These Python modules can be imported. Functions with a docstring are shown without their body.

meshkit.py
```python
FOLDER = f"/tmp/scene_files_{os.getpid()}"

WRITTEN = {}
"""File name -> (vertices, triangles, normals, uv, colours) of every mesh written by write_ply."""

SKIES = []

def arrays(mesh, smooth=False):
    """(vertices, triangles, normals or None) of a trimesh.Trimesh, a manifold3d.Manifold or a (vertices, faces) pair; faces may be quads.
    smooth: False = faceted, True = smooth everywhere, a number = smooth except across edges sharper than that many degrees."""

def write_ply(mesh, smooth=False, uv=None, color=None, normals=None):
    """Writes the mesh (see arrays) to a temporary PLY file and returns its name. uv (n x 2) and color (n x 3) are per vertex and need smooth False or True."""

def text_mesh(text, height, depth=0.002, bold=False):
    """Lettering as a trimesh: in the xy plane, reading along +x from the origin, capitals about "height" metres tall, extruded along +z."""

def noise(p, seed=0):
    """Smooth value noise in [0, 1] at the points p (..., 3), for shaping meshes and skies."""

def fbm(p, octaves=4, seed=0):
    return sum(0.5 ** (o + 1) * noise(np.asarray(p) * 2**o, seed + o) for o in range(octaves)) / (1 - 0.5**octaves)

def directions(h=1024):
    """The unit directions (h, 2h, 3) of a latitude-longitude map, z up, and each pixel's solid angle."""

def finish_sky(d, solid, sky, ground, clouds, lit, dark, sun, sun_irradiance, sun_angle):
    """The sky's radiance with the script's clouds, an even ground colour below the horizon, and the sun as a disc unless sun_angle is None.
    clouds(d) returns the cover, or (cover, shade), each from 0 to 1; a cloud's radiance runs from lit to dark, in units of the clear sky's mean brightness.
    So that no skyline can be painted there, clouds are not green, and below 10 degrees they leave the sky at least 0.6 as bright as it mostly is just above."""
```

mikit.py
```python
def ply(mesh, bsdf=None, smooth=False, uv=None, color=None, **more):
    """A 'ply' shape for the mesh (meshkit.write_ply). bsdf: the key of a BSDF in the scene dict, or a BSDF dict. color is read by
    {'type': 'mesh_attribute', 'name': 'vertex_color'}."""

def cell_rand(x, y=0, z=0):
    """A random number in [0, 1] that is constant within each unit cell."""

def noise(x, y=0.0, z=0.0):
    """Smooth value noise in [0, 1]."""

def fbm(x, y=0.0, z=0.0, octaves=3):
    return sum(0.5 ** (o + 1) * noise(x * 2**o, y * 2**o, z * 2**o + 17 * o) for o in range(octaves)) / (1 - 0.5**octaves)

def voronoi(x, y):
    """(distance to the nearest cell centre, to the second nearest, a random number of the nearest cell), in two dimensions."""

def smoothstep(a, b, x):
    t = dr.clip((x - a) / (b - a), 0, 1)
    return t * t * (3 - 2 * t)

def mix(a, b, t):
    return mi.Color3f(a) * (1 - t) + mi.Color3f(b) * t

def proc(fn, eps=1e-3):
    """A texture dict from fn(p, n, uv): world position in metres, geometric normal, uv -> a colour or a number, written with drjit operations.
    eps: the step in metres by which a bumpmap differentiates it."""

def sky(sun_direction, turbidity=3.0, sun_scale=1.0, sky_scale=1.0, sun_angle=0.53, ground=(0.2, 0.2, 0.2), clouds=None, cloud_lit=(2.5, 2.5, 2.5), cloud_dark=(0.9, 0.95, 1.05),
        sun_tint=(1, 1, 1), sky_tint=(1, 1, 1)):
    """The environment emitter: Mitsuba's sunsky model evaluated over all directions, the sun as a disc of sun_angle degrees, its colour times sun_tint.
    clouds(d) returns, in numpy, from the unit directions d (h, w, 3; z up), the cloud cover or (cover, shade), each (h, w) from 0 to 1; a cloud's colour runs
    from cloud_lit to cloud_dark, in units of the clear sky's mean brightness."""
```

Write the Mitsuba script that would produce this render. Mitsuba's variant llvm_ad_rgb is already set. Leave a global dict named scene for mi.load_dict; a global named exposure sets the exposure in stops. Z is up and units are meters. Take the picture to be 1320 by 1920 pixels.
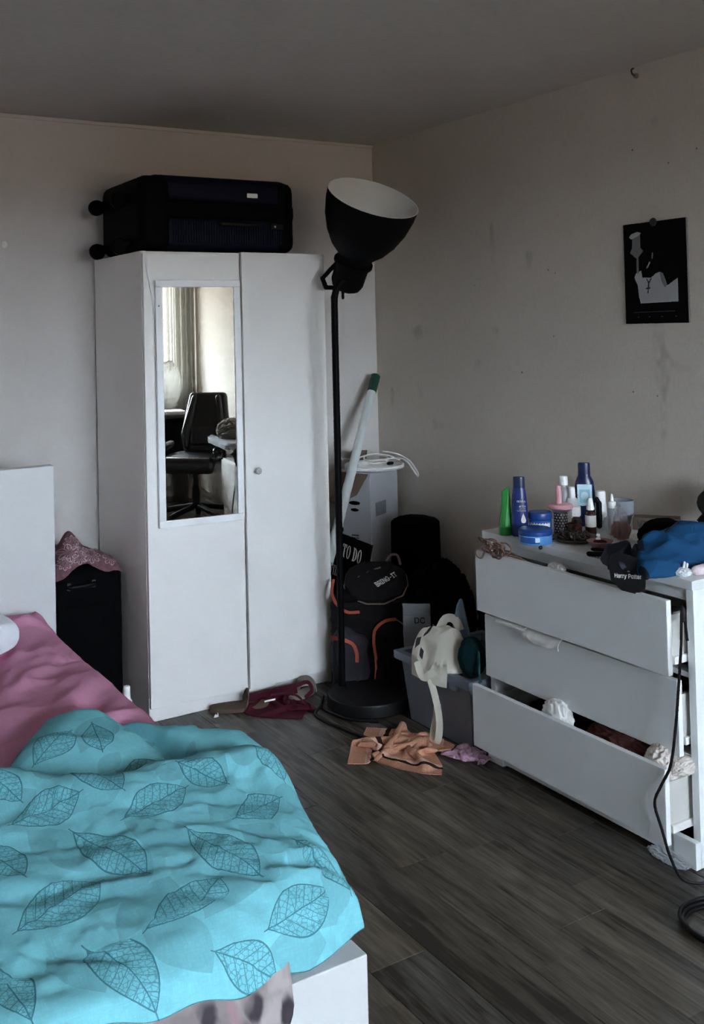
import math, random
import numpy as np, trimesh, shapely, manifold3d as m3
import drjit as dr, mitsuba as mi, mikit, meshkit
from scipy.spatial import Delaunay
from shapely.geometry import Polygon, Point, box as sbox
random.seed(7); RNG = np.random.default_rng(7)
V = lambda *a: np.array(a, float)
scene, labels = {}, {}

# ------------------------------------------------------------------ camera, sky, exposure
F_PX = 1923.0
FWD, UP = V(.52891, .84833, .02408), V(.00756, -.03308, .99942)
EYE = V(0, 0, 1.4507)
scene['camera'] = {'type': 'perspective', 'fov': 2 * math.degrees(math.atan(660 / F_PX)), 'fov_axis': 'x', 'near_clip': 0.05, 'far_clip': 100.0,
                   'principal_point_offset_y': (960 - 568.8) / 1920.0,
                   'to_world': mi.ScalarTransform4f().look_at(origin=EYE.tolist(), target=(EYE + FWD).tolist(), up=UP.tolist())}
def overcast(d):
    n = meshkit.fbm(d * np.array([3.0, 3.0, 6.0]), 4, 3)
    return np.clip(.93 + .2 * (n - .5), 0, 1), np.clip(.25 + 1.2 * (n - .5), 0, 1)
scene['sky'] = mikit.sky((-.3, .75, .6), turbidity=4.0, sun_scale=0.0, clouds=overcast, cloud_lit=(1.14, 1.32, 1.49), cloud_dark=(.80, .9, 1.02), ground=(.19, .125, .075))
exposure = 8.22

# ------------------------------------------------------------------ materials
def rgb(c): return {'type': 'rgb', 'value': [float(x) for x in c]}
def mat(name, c, rough=.6, metal=0.0, spec=.5, **kw):
    base = c if isinstance(c, dict) else rgb(c)
    scene['m_' + name] = {'type': 'twosided', 'b': {'type': 'principled', 'base_color': base, 'roughness': rough, 'metallic': metal, 'specular': spec, **kw}}
def matte(name, c):
    scene['m_' + name] = {'type': 'twosided', 'b': {'type': 'diffuse', 'reflectance': c if isinstance(c, dict) else rgb(c)}}

def floor_fn(p, n, uv):
    row = dr.floor((p.x + 1.7) / .155)
    col = dr.floor((p.y + 3.0 + .37 * row * 1.2) / 1.22)
    t = mikit.cell_rand(row, col, 3)
    strip = mikit.cell_rand(dr.floor(p.x / .052 + mikit.noise(p.y * .6, row) * .6), dr.floor(p.y / .8 + row * .37), 5)
    g = mikit.fbm(p.x * 60, p.y * 4.5, t * 20, octaves=4)
    g2 = mikit.fbm(p.x * 170, p.y * 16, t * 9, octaves=2)
    blot = mikit.fbm(p.x * 9, p.y * 2.6, t * 5)
    v = .47 + .38 * (t - .5) + 1.0 * (g - .5) + .8 * (g2 - .5) + .45 * (strip - .5) + 1.0 * (blot - .5)
    tint = mikit.cell_rand(row, col, 9)
    return mikit.mix((.024, .018, .012), mikit.mix((.118, .094, .066), (.100, .096, .088), tint), dr.clip(v * 1.15 - .15, 0, 1.3))
def rwall_fn(p, n, uv):
    w = mikit.noise(p.y * 240, p.z * 60) * .5 + mikit.noise(p.y * 90, p.z * 260) * .5
    big = mikit.fbm(p.y * 1.3, p.z * 1.3)
    m = mikit.noise(p.y * 9.0, p.z * 7.0)
    fleck = mikit.smoothstep(.90, .97, m) * mikit.noise(p.y * 50, p.z * 33)
    return mi.Color3f(.60, .545, .485) * (.93 + .10 * w + .06 * (big - .5)) * (1 - .22 * fleck)
def bwall_fn(p, n, uv):
    w = mikit.noise(p.x * 150, p.z * 150) * .5 + mikit.noise(p.x * 70, p.z * 70) * .5
    return mi.Color3f(.60, .57, .55) * (.97 + .05 * w)
def ceil_fn(p, n, uv):
    w = mikit.fbm(p.x * 60, p.y * 60)
    return mi.Color3f(.55, .505, .465) * (.95 + .1 * w)
LEAVES = [(.548, 1.81, .624, 1.554, .047), (.749, 1.622, .865, 1.545, .042), (.385, 1.866, .42, 1.611, .036), (.455, 1.916, .624, 1.978, .060), (.65, 1.725, .818, 1.842, .066), (.86, 1.631, 1.002, 1.666, .052),
          (.628, 2.156, .709, 1.944, .045), (.832, 2.027, .895, 1.825, .050), (1.045, 1.888, 1.101, 1.65, .052), (.448, 2.233, .503, 2.062, .040), (.525, 2.240, .672, 2.250, .048), (.733, 2.134, .888, 2.173, .046), (.937, 2.02, 1.08, 2.043, .050),
          (.693, 2.40, .756, 2.215, .048), (.901, 2.248, .973, 2.141, .034), (.50, 2.427, .556, 2.30, .034), (.638, 2.490, .746, 2.566, .050), (.803, 2.575, .788, 2.443, .036), (.80, 2.35, .90, 2.36, .026), (1.09, 2.26, 1.12, 2.10, .04), (.26, 2.02, .12, 1.95, .05), (.2, 1.8, .24, 1.6, .05), (.16, 2.3, .3, 2.2, .05)]
PALE = [(x0 + .10, y0 - .03, x1 + .11, y1 + .03, w * .9) for x0, y0, x1, y1, w in LEAVES] + [(x0 - .05, y0 + .02, x1 - .08, y1 + .06, w * .8) for x0, y0, x1, y1, w in LEAVES[::2]]
def duvet_fn(p, n, uv):
    x, y = uv.x, uv.y
    x = x + .006 * (mikit.noise(x * 14, y * 14) - .5)
    d1, d2, _ = mikit.voronoi(x * 96, y * 96)
    net = 1 - mikit.smoothstep(.02, .20, d2 - d1)
    line, body, pale = mi.Float(0), mi.Float(0), mi.Float(0)
    def local(L):
        x0, y0, x1, y1, wd = L
        cx, cy, ux, uy = (x0 + x1) / 2, (y0 + y1) / 2, (x1 - x0) / 2, (y1 - y0) / 2
        h = math.hypot(ux, uy)
        a = ((x - cx) * ux + (y - cy) * uy) / (h * h)
        b = (-(x - cx) * uy + (y - cy) * ux) / h
        q = dr.maximum(1 - a * a, 0.0)
        w = wd * .92 * q * (1 + .32 * a + .12 * q) + 1e-5
        return a, b, w, dr.abs(a) < 1, h
    for L in LEAVES:
        a, b, w, on, h = local(L)
        e = dr.abs(b)
        ins = on & (e < w)
        rim = on & (dr.abs(e - w) < .0016)
        mid = (dr.abs(a) < 1.12) & (dr.abs(b) < .0013)
        s = (a * h - e * .75) / .021
        side = dr.abs(s - dr.floor(s) - .5) < .055
        line = dr.maximum(line, dr.select(rim | mid, .95, 0.0))
        line = dr.maximum(line, dr.select(ins, dr.maximum(dr.select(side, .75, 0.0), net * .62), 0.0))
        body = dr.maximum(body, dr.select(ins, .36, 0.0))
    for L in PALE:
        a, b, w, on, h = local(L)
        pale = dr.maximum(pale, dr.select(on & (dr.abs(b) < w * 1.15), 1.0, 0.0))
    cloth = .93 + .14 * mikit.noise(x * 700, y * 90) * mikit.noise(x * 110, y * 600)
    mott = mikit.fbm(x * 28, y * 28)
    c = mi.Color3f(.235, .640, .725) * (.9 + .2 * mott) * cloth
    c = c * (1 - .16 * pale * (.6 + .8 * mott))
    c = mikit.mix(c, mi.Color3f(.16, .50, .58), body)
    return mikit.mix(c, mi.Color3f(.022, .15, .20), line * .78)
def blanket_fn(p, n, uv):
    a = mikit.fbm(uv.x * 16, uv.y * 16, 3.0, octaves=4)
    d1, d2, r = mikit.voronoi(uv.x * 19 + a * 1.5, uv.y * 19)
    t = mikit.smoothstep(.35, .65, a)
    c = mikit.mix((.27, .225, .225), (.46, .405, .40), t)
    c = mikit.mix(c, (.07, .06, .07), mikit.smoothstep(.45, .65, r) * mikit.smoothstep(.5, .2, d1))
    return mikit.mix(c, (.40, .25, .28), mikit.smoothstep(.75, .95, mikit.noise(uv.x * 30, uv.y * 30, 8.0)))
def scarf_fn(p, n, uv):
    x, y = uv.x, uv.y
    line = mi.Float(0)
    for i, (cx, cy, r) in enumerate([(1.13, .64, .036), (1.165, .615, .028), (1.215, .625, .04), (1.265, .635, .034), (1.19, .66, .03), (1.11, .60, .026), (1.29, .60, .03), (1.24, .67, .03), (1.15, .68, .03)]):
        dx, dy = x - cx, y - cy
        rr, th = dr.sqrt(dx * dx + dy * dy), dr.atan2(dy, dx)
        k = 6 + i % 3
        rad = r * (.62 + .38 * dr.abs(dr.sin(th * k * .5 + i)))
        line = dr.maximum(line, dr.select(dr.abs(rr - rad) < .0014, 1.0, 0.0))
        s = th * k / math.pi
        line = dr.maximum(line, dr.select((dr.abs(s - dr.round(s)) < .10) & (rr < rad) & (rr > r * .2), .8, 0.0))
    f = mikit.fbm(x * 90, y * 90)
    return mikit.mix(mikit.mix((.10, .05, .06), (.24, .12, .14), f), (.55, .40, .42), line * .9)
def sheet_fn(p, n, uv):
    w = mikit.noise(p.x * 420, p.y * 60) * .5 + mikit.noise(p.x * 60, p.y * 420) * .5
    return mi.Color3f(.69, .31, .46) * (.93 + .14 * w)
def towel_fn(p, n, uv):
    w = mikit.fbm(uv.x * 300, uv.y * 300, octaves=2)
    m = mikit.fbm(uv.x * 30, uv.y * 30)
    c = mi.Color3f(.56, .285, .185) * (.72 + .40 * w + .16 * m)
    def stripe(ax, ay, bx_, by, wd, ext):
        L = math.hypot(bx_ - ax, by - ay); ux, uy = (bx_ - ax) / L, (by - ay) / L
        t, d = (uv.x - ax) * ux + (uv.y - ay) * uy, -(uv.x - ax) * uy + (uv.y - ay) * ux + .006 * (mikit.noise(uv.x * 40, uv.y * 40) - .5)
        return (t > -ext) & (t < L + ext), d, wd
    for args in ((.085, .0, .085, .52, .0075, .1), (.22, .045, .44, .045, .006, .1)):
        on, d, wd = stripe(*args)
        c = mikit.mix(c, (.72, .47, .37), dr.select(on & (dr.abs(d - 2.2 * wd) < wd * 1.3), .8, 0.0))
        c = mikit.mix(c, (.03, .018, .016), dr.select(on & (dr.abs(d) < wd), 1.0, 0.0))
    return c
def knit_fn(p, n, uv):
    w = mikit.noise(uv.x * 260, uv.y * 260)
    return mikit.mix((.42, .24, .34), (.58, .37, .47), w)
matte('floor_plain', mikit.proc(floor_fn))
mat('floor', mikit.proc(floor_fn), .40, spec=.5)
matte('rwall', mikit.proc(rwall_fn)); matte('bwall', mikit.proc(bwall_fn)); matte('ceil', mikit.proc(ceil_fn))
matte('duvet', mikit.proc(duvet_fn)); matte('blanket', mikit.proc(blanket_fn)); matte('scarf', mikit.proc(scarf_fn))
matte('sheet', mikit.proc(sheet_fn)); matte('towel', mikit.proc(towel_fn)); matte('knit', mikit.proc(knit_fn))
mat('white', (.80, .785, .765), .45); mat('white_edge', (.82, .83, .84), .4)
mat('dresser', (.66, .68, .685), .5); mat('dresser_lit', (.80, .82, .83), .45); mat('drawer_board', (.50, .49, .46), .7)  # end tone: dresser white lightened to paint in window light on end faces
mat('bedwhite', (.63, .635, .635), .45)
matte('lwall', (.55, .53, .51)); matte('paint', (.8, .8, .8)); matte('groove', (.10, .10, .10))
mat('black', (.004, .004, .0045), .5, spec=.2); mat('blackmatte', (.003, .003, .0035), .9, spec=.05); mat('lampblack', (.003, .003, .0033), .55, spec=.06); mat('basegrey', (.006, .0065, .007), .45, spec=.3); mat('guard', (.002, .002, .0022), .6, spec=.04)
mat('shadein', (.68, .69, .68), .5); mat('leather', (.010, .010, .011), .30)
mat('navyshell', (.0035, .005, .014), .5, spec=.1); mat('rubber', (.004, .004, .004), .8, spec=.1)
mat('mirror', (.93, .94, .94), .0, 1.0)
scene['m_mirror'] = {'type': 'twosided', 'b': {'type': 'conductor', 'material': 'Ag', 'specular_reflectance': rgb((.9, .91, .91))}}
mat('steel', (.55, .55, .55), .3, 1.0); mat('chrome', (.7, .7, .7), .12, 1.0); mat('knob', (.42, .41, .38), .4, .6)
mat('greengrip', (.008, .05, .035), .5); mat('poleplastic', (.62, .66, .66), .4)
mat('carton', (.46, .47, .50), .8); mat('paperbag', (.21, .22, .235), .85); mat('tarnish', (.10, .085, .07), .4, .7); mat('cartonlabel', (.22, .24, .27), .8); mat('kraft', (.16, .105, .075), .85)
mat('plasticwhite', (.80, .80, .79), .35); mat('whitecable', (.72, .71, .69), .5); mat('paper', (.82, .82, .81), .7)
mat('print', (.03, .03, .03), .8); mat('textwhite', (.62, .60, .58), .7); mat('textgrey', (.62, .60, .58), .7)
mat('pack', (.010, .009, .010), .85, spec=.15); mat('packlight', (.034, .031, .039), .85, spec=.2); mat('orange', (.42, .085, .045), .6); mat('trimgrey', (.16, .11, .10), .7); mat('packdark', (.006, .004, .004), .9, spec=.1)
mat('canvas', (.70, .67, .58), .9); mat('teal', (.010, .060, .066), .85); mat('tealdark', (.004, .018, .021), .95, spec=.1); mat('paleblue', (.20, .28, .35), .9)
mat('darkcloth', (.003, .003, .004), .95, spec=.05); mat('greycloth', (.011, .012, .015), .95, spec=.1)
mat('redbag', (.060, .007, .016), .8, spec=.2); mat('brownsandal', (.095, .06, .042), .8); mat('greystrap', (.22, .19, .165), .8)
mat('greenbottle', (.02, .21, .035), .3); mat('bluebottle', (.010, .022, .125), .3); mat('navybottle', (.006, .014, .060), .3); mat('bluejar', (.018, .075, .30), .35); mat('lightblue', (.10, .30, .66), .4); mat('bluelid', (.012, .05, .22), .3)
mat('pinklid', (.60, .30, .33), .35); mat('whitecap', (.86, .86, .86), .35); mat('darkbead', (.025, .018, .016), .3); mat('labelpale', (.50, .66, .74), .5); mat('labelteal', (.25, .48, .55), .5)
mat('pinkbowl', (.30, .16, .155), .5); mat('woodbox', (.085, .06, .045), .7); mat('plate', (.60, .59, .55), .4); mat('bluebag', (.006, .052, .135), .8, spec=.2); mat('navybag', (.004, .007, .016), .6, spec=.25)
mat('tissue', (.64, .67, .70), .9); mat('palepink', (.72, .58, .62), .6); mat('maroon', (.060, .014, .012), .9); mat('whitegarment', (.68, .67, .65), .95); mat('creamgarment', (.62, .57, .53), .95)
mat('lace', (.20, .115, .09), .8); mat('pillow', (.76, .79, .84), .95)
mat('desk', (.02, .018, .017), .6); mat('graypic', (.30, .30, .31), .8); mat('graypic2', (.13, .13, .135), .8); mat('spot', (.20, .18, .16), .8); mat('plasterbare', (.80, .78, .75), .9); mat('amber', (.05, .018, .012), .25)
for n_, c_ in (('curtain', (.74, .73, .70)), ('curtain2', (.66, .65, .61))): scene['m_' + n_] = {'type': 'principledthin', 'base_color': rgb(c_), 'roughness': .9, 'diff_trans': .9, 'spec_trans': 0.0}
scene['m_clear'] = {'type': 'thindielectric', 'int_ior': 1.5}
scene['m_bottleglass'] = {'type': 'dielectric', 'int_ior': 1.33, 'ext_ior': 1.0}
scene['m_frost'] = {'type': 'twosided', 'b': {'type': 'principled', 'base_color': rgb((.17, .20, .25)), 'roughness': .3, 'specular': .6}}
scene['m_boxplastic'] = {'type': 'blendbsdf', 'weight': .45, 'a': {'type': 'thindielectric'}, 'b': {'type': 'twosided', 'b': {'type': 'principled', 'base_color': rgb((.30, .34, .40)), 'roughness': .35}}}
scene['m_baggy'] = {'type': 'blendbsdf', 'weight': .16, 'a': {'type': 'thindielectric'}, 'b': {'type': 'twosided', 'b': {'type': 'principled', 'base_color': rgb((.45, .40, .43)), 'roughness': .3}}}
scene['m_fog'] = {'type': 'blendbsdf', 'weight': .5, 'a': {'type': 'thindielectric'}, 'b': {'type': 'twosided', 'b': {'type': 'principled', 'base_color': rgb((.55, .58, .60)), 'roughness': .4}}}

# ------------------------------------------------------------------ naming helpers
def numbered(name):
    k, i = name, 0
    while k in scene or k in labels or any(s.startswith(k + '__') for s in scene):
        i += 1; k = f'{name}_{i:03d}'
    return k
def tag(k, label, cat, group=None):
    labels[k] = {'label': label, 'category': cat}
    if group: labels[k]['group'] = group
def thing(name, label, cat, group=None):
    k = numbered(name); tag(k, label, cat, group); return k
def obj(name, mesh, m, parent=None, smooth=35, label=None, **kw):
    k = numbered(parent + '__' + name if parent else name)
    if kw.get('uv') is not None and smooth not in (True, False): smooth = True
    scene[k] = mikit.ply(mesh, 'm_' + m, smooth, **kw)
    if label: labels[k] = {'label': label}
    return k
def one(name, label, cat, mesh, m, smooth=35, group=None, **kw):
    k = obj(name, mesh, m, None, smooth, **kw); tag(k, label, cat, group); return k
def struct(name, mesh, m, smooth=False, label=None):
    k = obj(name, mesh, m, None, smooth); labels[k] = {'kind': 'structure'}
    if label: labels[k]['label'] = label
    return k

# ------------------------------------------------------------------ mesh helpers
def cat(*ms): return trimesh.util.concatenate([m for m in ms])
def man(mf):
    m = mf.to_mesh(); return trimesh.Trimesh(m.vert_properties[:, :3], m.tri_verts, process=False)
def bx(x0, x1, y0, y1, z0, z1):
    b = trimesh.creation.box((x1 - x0, y1 - y0, z1 - z0)); b.apply_translation(((x0 + x1) / 2, (y0 + y1) / 2, (z0 + z1) / 2)); return b
def rb(x0, x1, y0, y1, z0, z1, r=.004, seg=8):
    r = min(r, .49 * min(x1 - x0, y1 - y0, z1 - z0))
    s = m3.Manifold.sphere(r, seg)
    return man(m3.Manifold.batch_hull([s.translate([x, y, z]) for x in (x0 + r, x1 - r) for y in (y0 + r, y1 - r) for z in (z0 + r, z1 - r)]))
def hullr(pts, r, seg=10):
    s = m3.Manifold.sphere(r, seg)
    return man(m3.Manifold.batch_hull([s.translate([float(c) for c in p]) for p in pts]))
def spline(pts, n=8, closed=False):
    P = np.array(pts, float)
    Q = np.vstack([P[-1], P, P[0], P[1]]) if closed else np.vstack([2 * P[0] - P[1], P, 2 * P[-1] - P[-2]])
    out = []
    for i in range(1, len(Q) - 2):
        p0, p1, p2, p3 = Q[i - 1:i + 3]
        for t in np.arange(n) / n:
            out.append(.5 * (2 * p1 + (p2 - p0) * t + (2 * p0 - 5 * p1 + 4 * p2 - p3) * t * t + (3 * p1 - p0 - 3 * p2 + p3) * t ** 3))
    if not closed: out.append(P[-1])
    return np.array(out)
def sweep(path, prof, up=None, close=True):
    """prof (m,2) swept along path (n,3); up: a fixed second axis hint."""
    P = np.asarray(path, float); n, m = len(P), len(prof)
    T = np.gradient(P, axis=0); T /= np.linalg.norm(T, axis=1, keepdims=True) + 1e-12
    A = np.zeros_like(P)
    a = V(0, 0, 1) if up is None else V(*up)
    if abs(a @ T[0]) > .95: a = V(1, 0, 0)
    for i in range(n):
        h = a if up is None else V(*up)
        if up is not None and abs(h @ T[i]) > .98: h = A[i - 1] if i else V(1, 0, 0)
        a = h - (h @ T[i]) * T[i]; a /= np.linalg.norm(a) + 1e-12; A[i] = a
    B = np.cross(T, A)
    pr = np.asarray(prof, float)
    v = (P[:, None] + pr[None, :, :1] * B[:, None] + pr[None, :, 1:2] * A[:, None]).reshape(-1, 3)
    f = []
    for i in range(n - 1):
        for j in range(m):
            a0, a1, b0, b1 = i * m + j, i * m + (j + 1) % m, (i + 1) * m + j, (i + 1) * m + (j + 1) % m
            f += [[a0, b0, b1], [a0, b1, a1]]
    if close:
        v = np.vstack([v, P[0], P[-1]]); c0, c1 = n * m, n * m + 1
        for j in range(m): f += [[c0, j, (j + 1) % m], [c1, (n - 1) * m + (j + 1) % m, (n - 1) * m + j]]
    return trimesh.Trimesh(v, f, process=False)
def circ(r, n=8): return [(r * math.cos(2 * math.pi * i / n), r * math.sin(2 * math.pi * i / n)) for i in range(n)]
def tube(pts, r, n=8, sm=6, closed=False):
    return sweep(spline(pts, sm, closed) if sm else np.array(pts, float), circ(r, n), close=not closed)
def ribbon(pts, w, t, up, sm=6):
    return sweep(spline(pts, sm) if sm else np.array(pts, float), [(-w / 2, -t / 2), (w / 2, -t / 2), (w / 2, t / 2), (-w / 2, t / 2)], up=up)
def lathe(prof, at=(0, 0, 0), axis=(0, 0, 1), n=28):
    m = trimesh.creation.revolve(np.array(prof, float), sections=n)
    m.apply_transform(trimesh.geometry.align_vectors([0, 0, 1], np.array(axis, float) / np.linalg.norm(axis)))
    m.apply_translation(at); return m
def frame(m, o, x, y):
    x = np.array(x, float); x /= np.linalg.norm(x); y = np.array(y, float); y = y - (y @ x) * x; y /= np.linalg.norm(y)
    M = np.eye(4); M[:3, 0], M[:3, 1], M[:3, 2], M[:3, 3] = x, y, np.cross(x, y), o
    m = m.copy(); m.apply_transform(M); return m
def rotz(m, deg, about):
    m = m.copy(); m.apply_transform(trimesh.transformations.rotation_matrix(math.radians(deg), [0, 0, 1], about)); return m
def plate(poly, t):
    p = poly if isinstance(poly, shapely.geometry.base.BaseGeometry) else Polygon(poly)
    return cat(*[trimesh.creation.extrude_polygon(g, t, engine='earcut') for g in getattr(p, 'geoms', [p])])
def lift(mesh, fn):
    m = mesh.copy(); m.vertices = fn(np.array(m.vertices)); return m
def triangulate(poly, res):
    poly = poly if isinstance(poly, Polygon) else Polygon(poly)
    x0, y0, x1, y1 = poly.bounds
    gx, gy = np.meshgrid(np.arange(x0, x1 + res, res), np.arange(y0, y1 + res, res))
    gx = gx + (np.arange(gx.shape[0])[:, None] % 2) * res / 2
    g = np.stack([gx.ravel(), gy.ravel()], 1)
    inside = shapely.contains_xy(poly.buffer(-res * .45), g[:, 0], g[:, 1])
    ring = poly.exterior
    k = max(8, int(ring.length / res))
    b = np.array([ring.interpolate(t, normalized=True).coords[0] for t in np.arange(k) / k])
    P = np.vstack([b, g[inside]])
    tri = Delaunay(P).simplices
    c = P[tri].mean(1)
    tri = tri[shapely.contains_xy(poly, c[:, 0], c[:, 1])]
    a, bb, cc = P[tri[:, 0]], P[tri[:, 1]], P[tri[:, 2]]
    ar = (bb[:, 0] - a[:, 0]) * (cc[:, 1] - a[:, 1]) - (bb[:, 1] - a[:, 1]) * (cc[:, 0] - a[:, 0])
    tri = np.where((ar > 0)[:, None], tri, tri[:, ::-1])[np.abs(ar) > 1e-10]
    d = shapely.distance(shapely.points(P), ring)
    return P, tri, d, k
def solid(poly, res, top, bottom):
    """closed heightfield solid over a plan polygon; top(x,y,d), bottom(x,y,d)"""
    P, tri, d, k = triangulate(poly, res)
    zt, zb = top(P[:, 0], P[:, 1], d), bottom(P[:, 0], P[:, 1], d)
    zb = np.minimum(zb, zt - 1e-4)
    n = len(P); i = np.arange(k); j = (i + 1) % k
    v = np.vstack([np.column_stack([P, zt]), np.column_stack([P, zb])])
    f = np.vstack([tri, tri[:, ::-1] + n, np.column_stack([i, i + n, j + n]), np.column_stack([i, j + n, j])])
    return trimesh.Trimesh(v, f, process=False), np.vstack([P, P])
def shell(v, f, t):
    m = trimesh.Trimesh(v, f, process=False); nrm = m.vertex_normals
    e = trimesh.grouping.group_rows(np.sort(m.edges, axis=1), require_count=1)
    be = m.edges[e]; n = len(v)
    side = np.vstack([np.column_stack([be[:, 0], be[:, 0] + n, be[:, 1] + n]), np.column_stack([be[:, 0], be[:, 1] + n, be[:, 1]])])
    return trimesh.Trimesh(np.vstack([v, v - nrm * t]), np.vstack([f, f[:, ::-1] + n, side[:, ::-1]]), process=False)
def fold(x, y, seed, s, ang=0., st=1., sharp=2.0):
    c, q = math.cos(ang), math.sin(ang)
    a, b = (x * c + y * q) * s, (-x * q + y * c) * s * st
    w = meshkit.fbm(np.stack([a * .7, b * .7, a * 0 + seed], -1), 2, seed + 9) - .5
    n = meshkit.fbm(np.stack([a + w * 1.5, b + w * 1.5, a * 0 + seed * 3.7], -1), 2, seed)
    return (1 - np.abs(2 * n - 1)) ** sharp
def pile(poly, base, h, edge, seed, s=14, ang=0., st=1., amp=.6, res=.008, sharp=2.5):
    def top(x, y, d): 
        k = np.sqrt(np.clip(1 - (1 - np.clip(d / edge, 0, 1)) ** 2, 0, 1))
        return base + .004 + h * k * ((1 - amp) + amp * (fold(x, y, seed, s, ang, st, sharp) * .75 + .5 * fold(x, y, seed + 5, s * 2.3, ang + .7, st, 2)))
    return solid(poly, res, top, lambda x, y, d: base + 0 * x)
def blob(c, r, seed, s=6, amp=.2, sub=4, rot=0., flat=None, sharp=2.):
    m = trimesh.creation.icosphere(subdivisions=sub)
    v = np.array(m.vertices)
    w = meshkit.fbm(v * s * .5 + seed, 2, seed) - .5
    n = meshkit.fbm(v * s + w[:, None] * 2 + seed * 1.7, 3, seed + 1)
    k = 1 + amp * ((1 - np.abs(2 * n - 1)) ** sharp - .4)
    v = v * k[:, None] * np.array(r)
    c_, s_ = math.cos(rot), math.sin(rot)
    v = v @ np.array([[c_, s_, 0], [-s_, c_, 0], [0, 0, 1]]) + np.array(c)
    if flat is not None: v[:, 2] = np.maximum(v[:, 2], flat)
    m.vertices = v; return m
def txt(text, h, o, x, y, depth=.001, bold=False, center=False, squeeze=1.):
    m = meshkit.text_mesh(text, h, depth, bold)
    if squeeze != 1: m.apply_scale([squeeze, 1, 1])
    if center: m.apply_translation([-(m.bounds[0, 0] + m.bounds[1, 0]) / 2, 0, 0])
    return frame(m, o, x, y)
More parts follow.
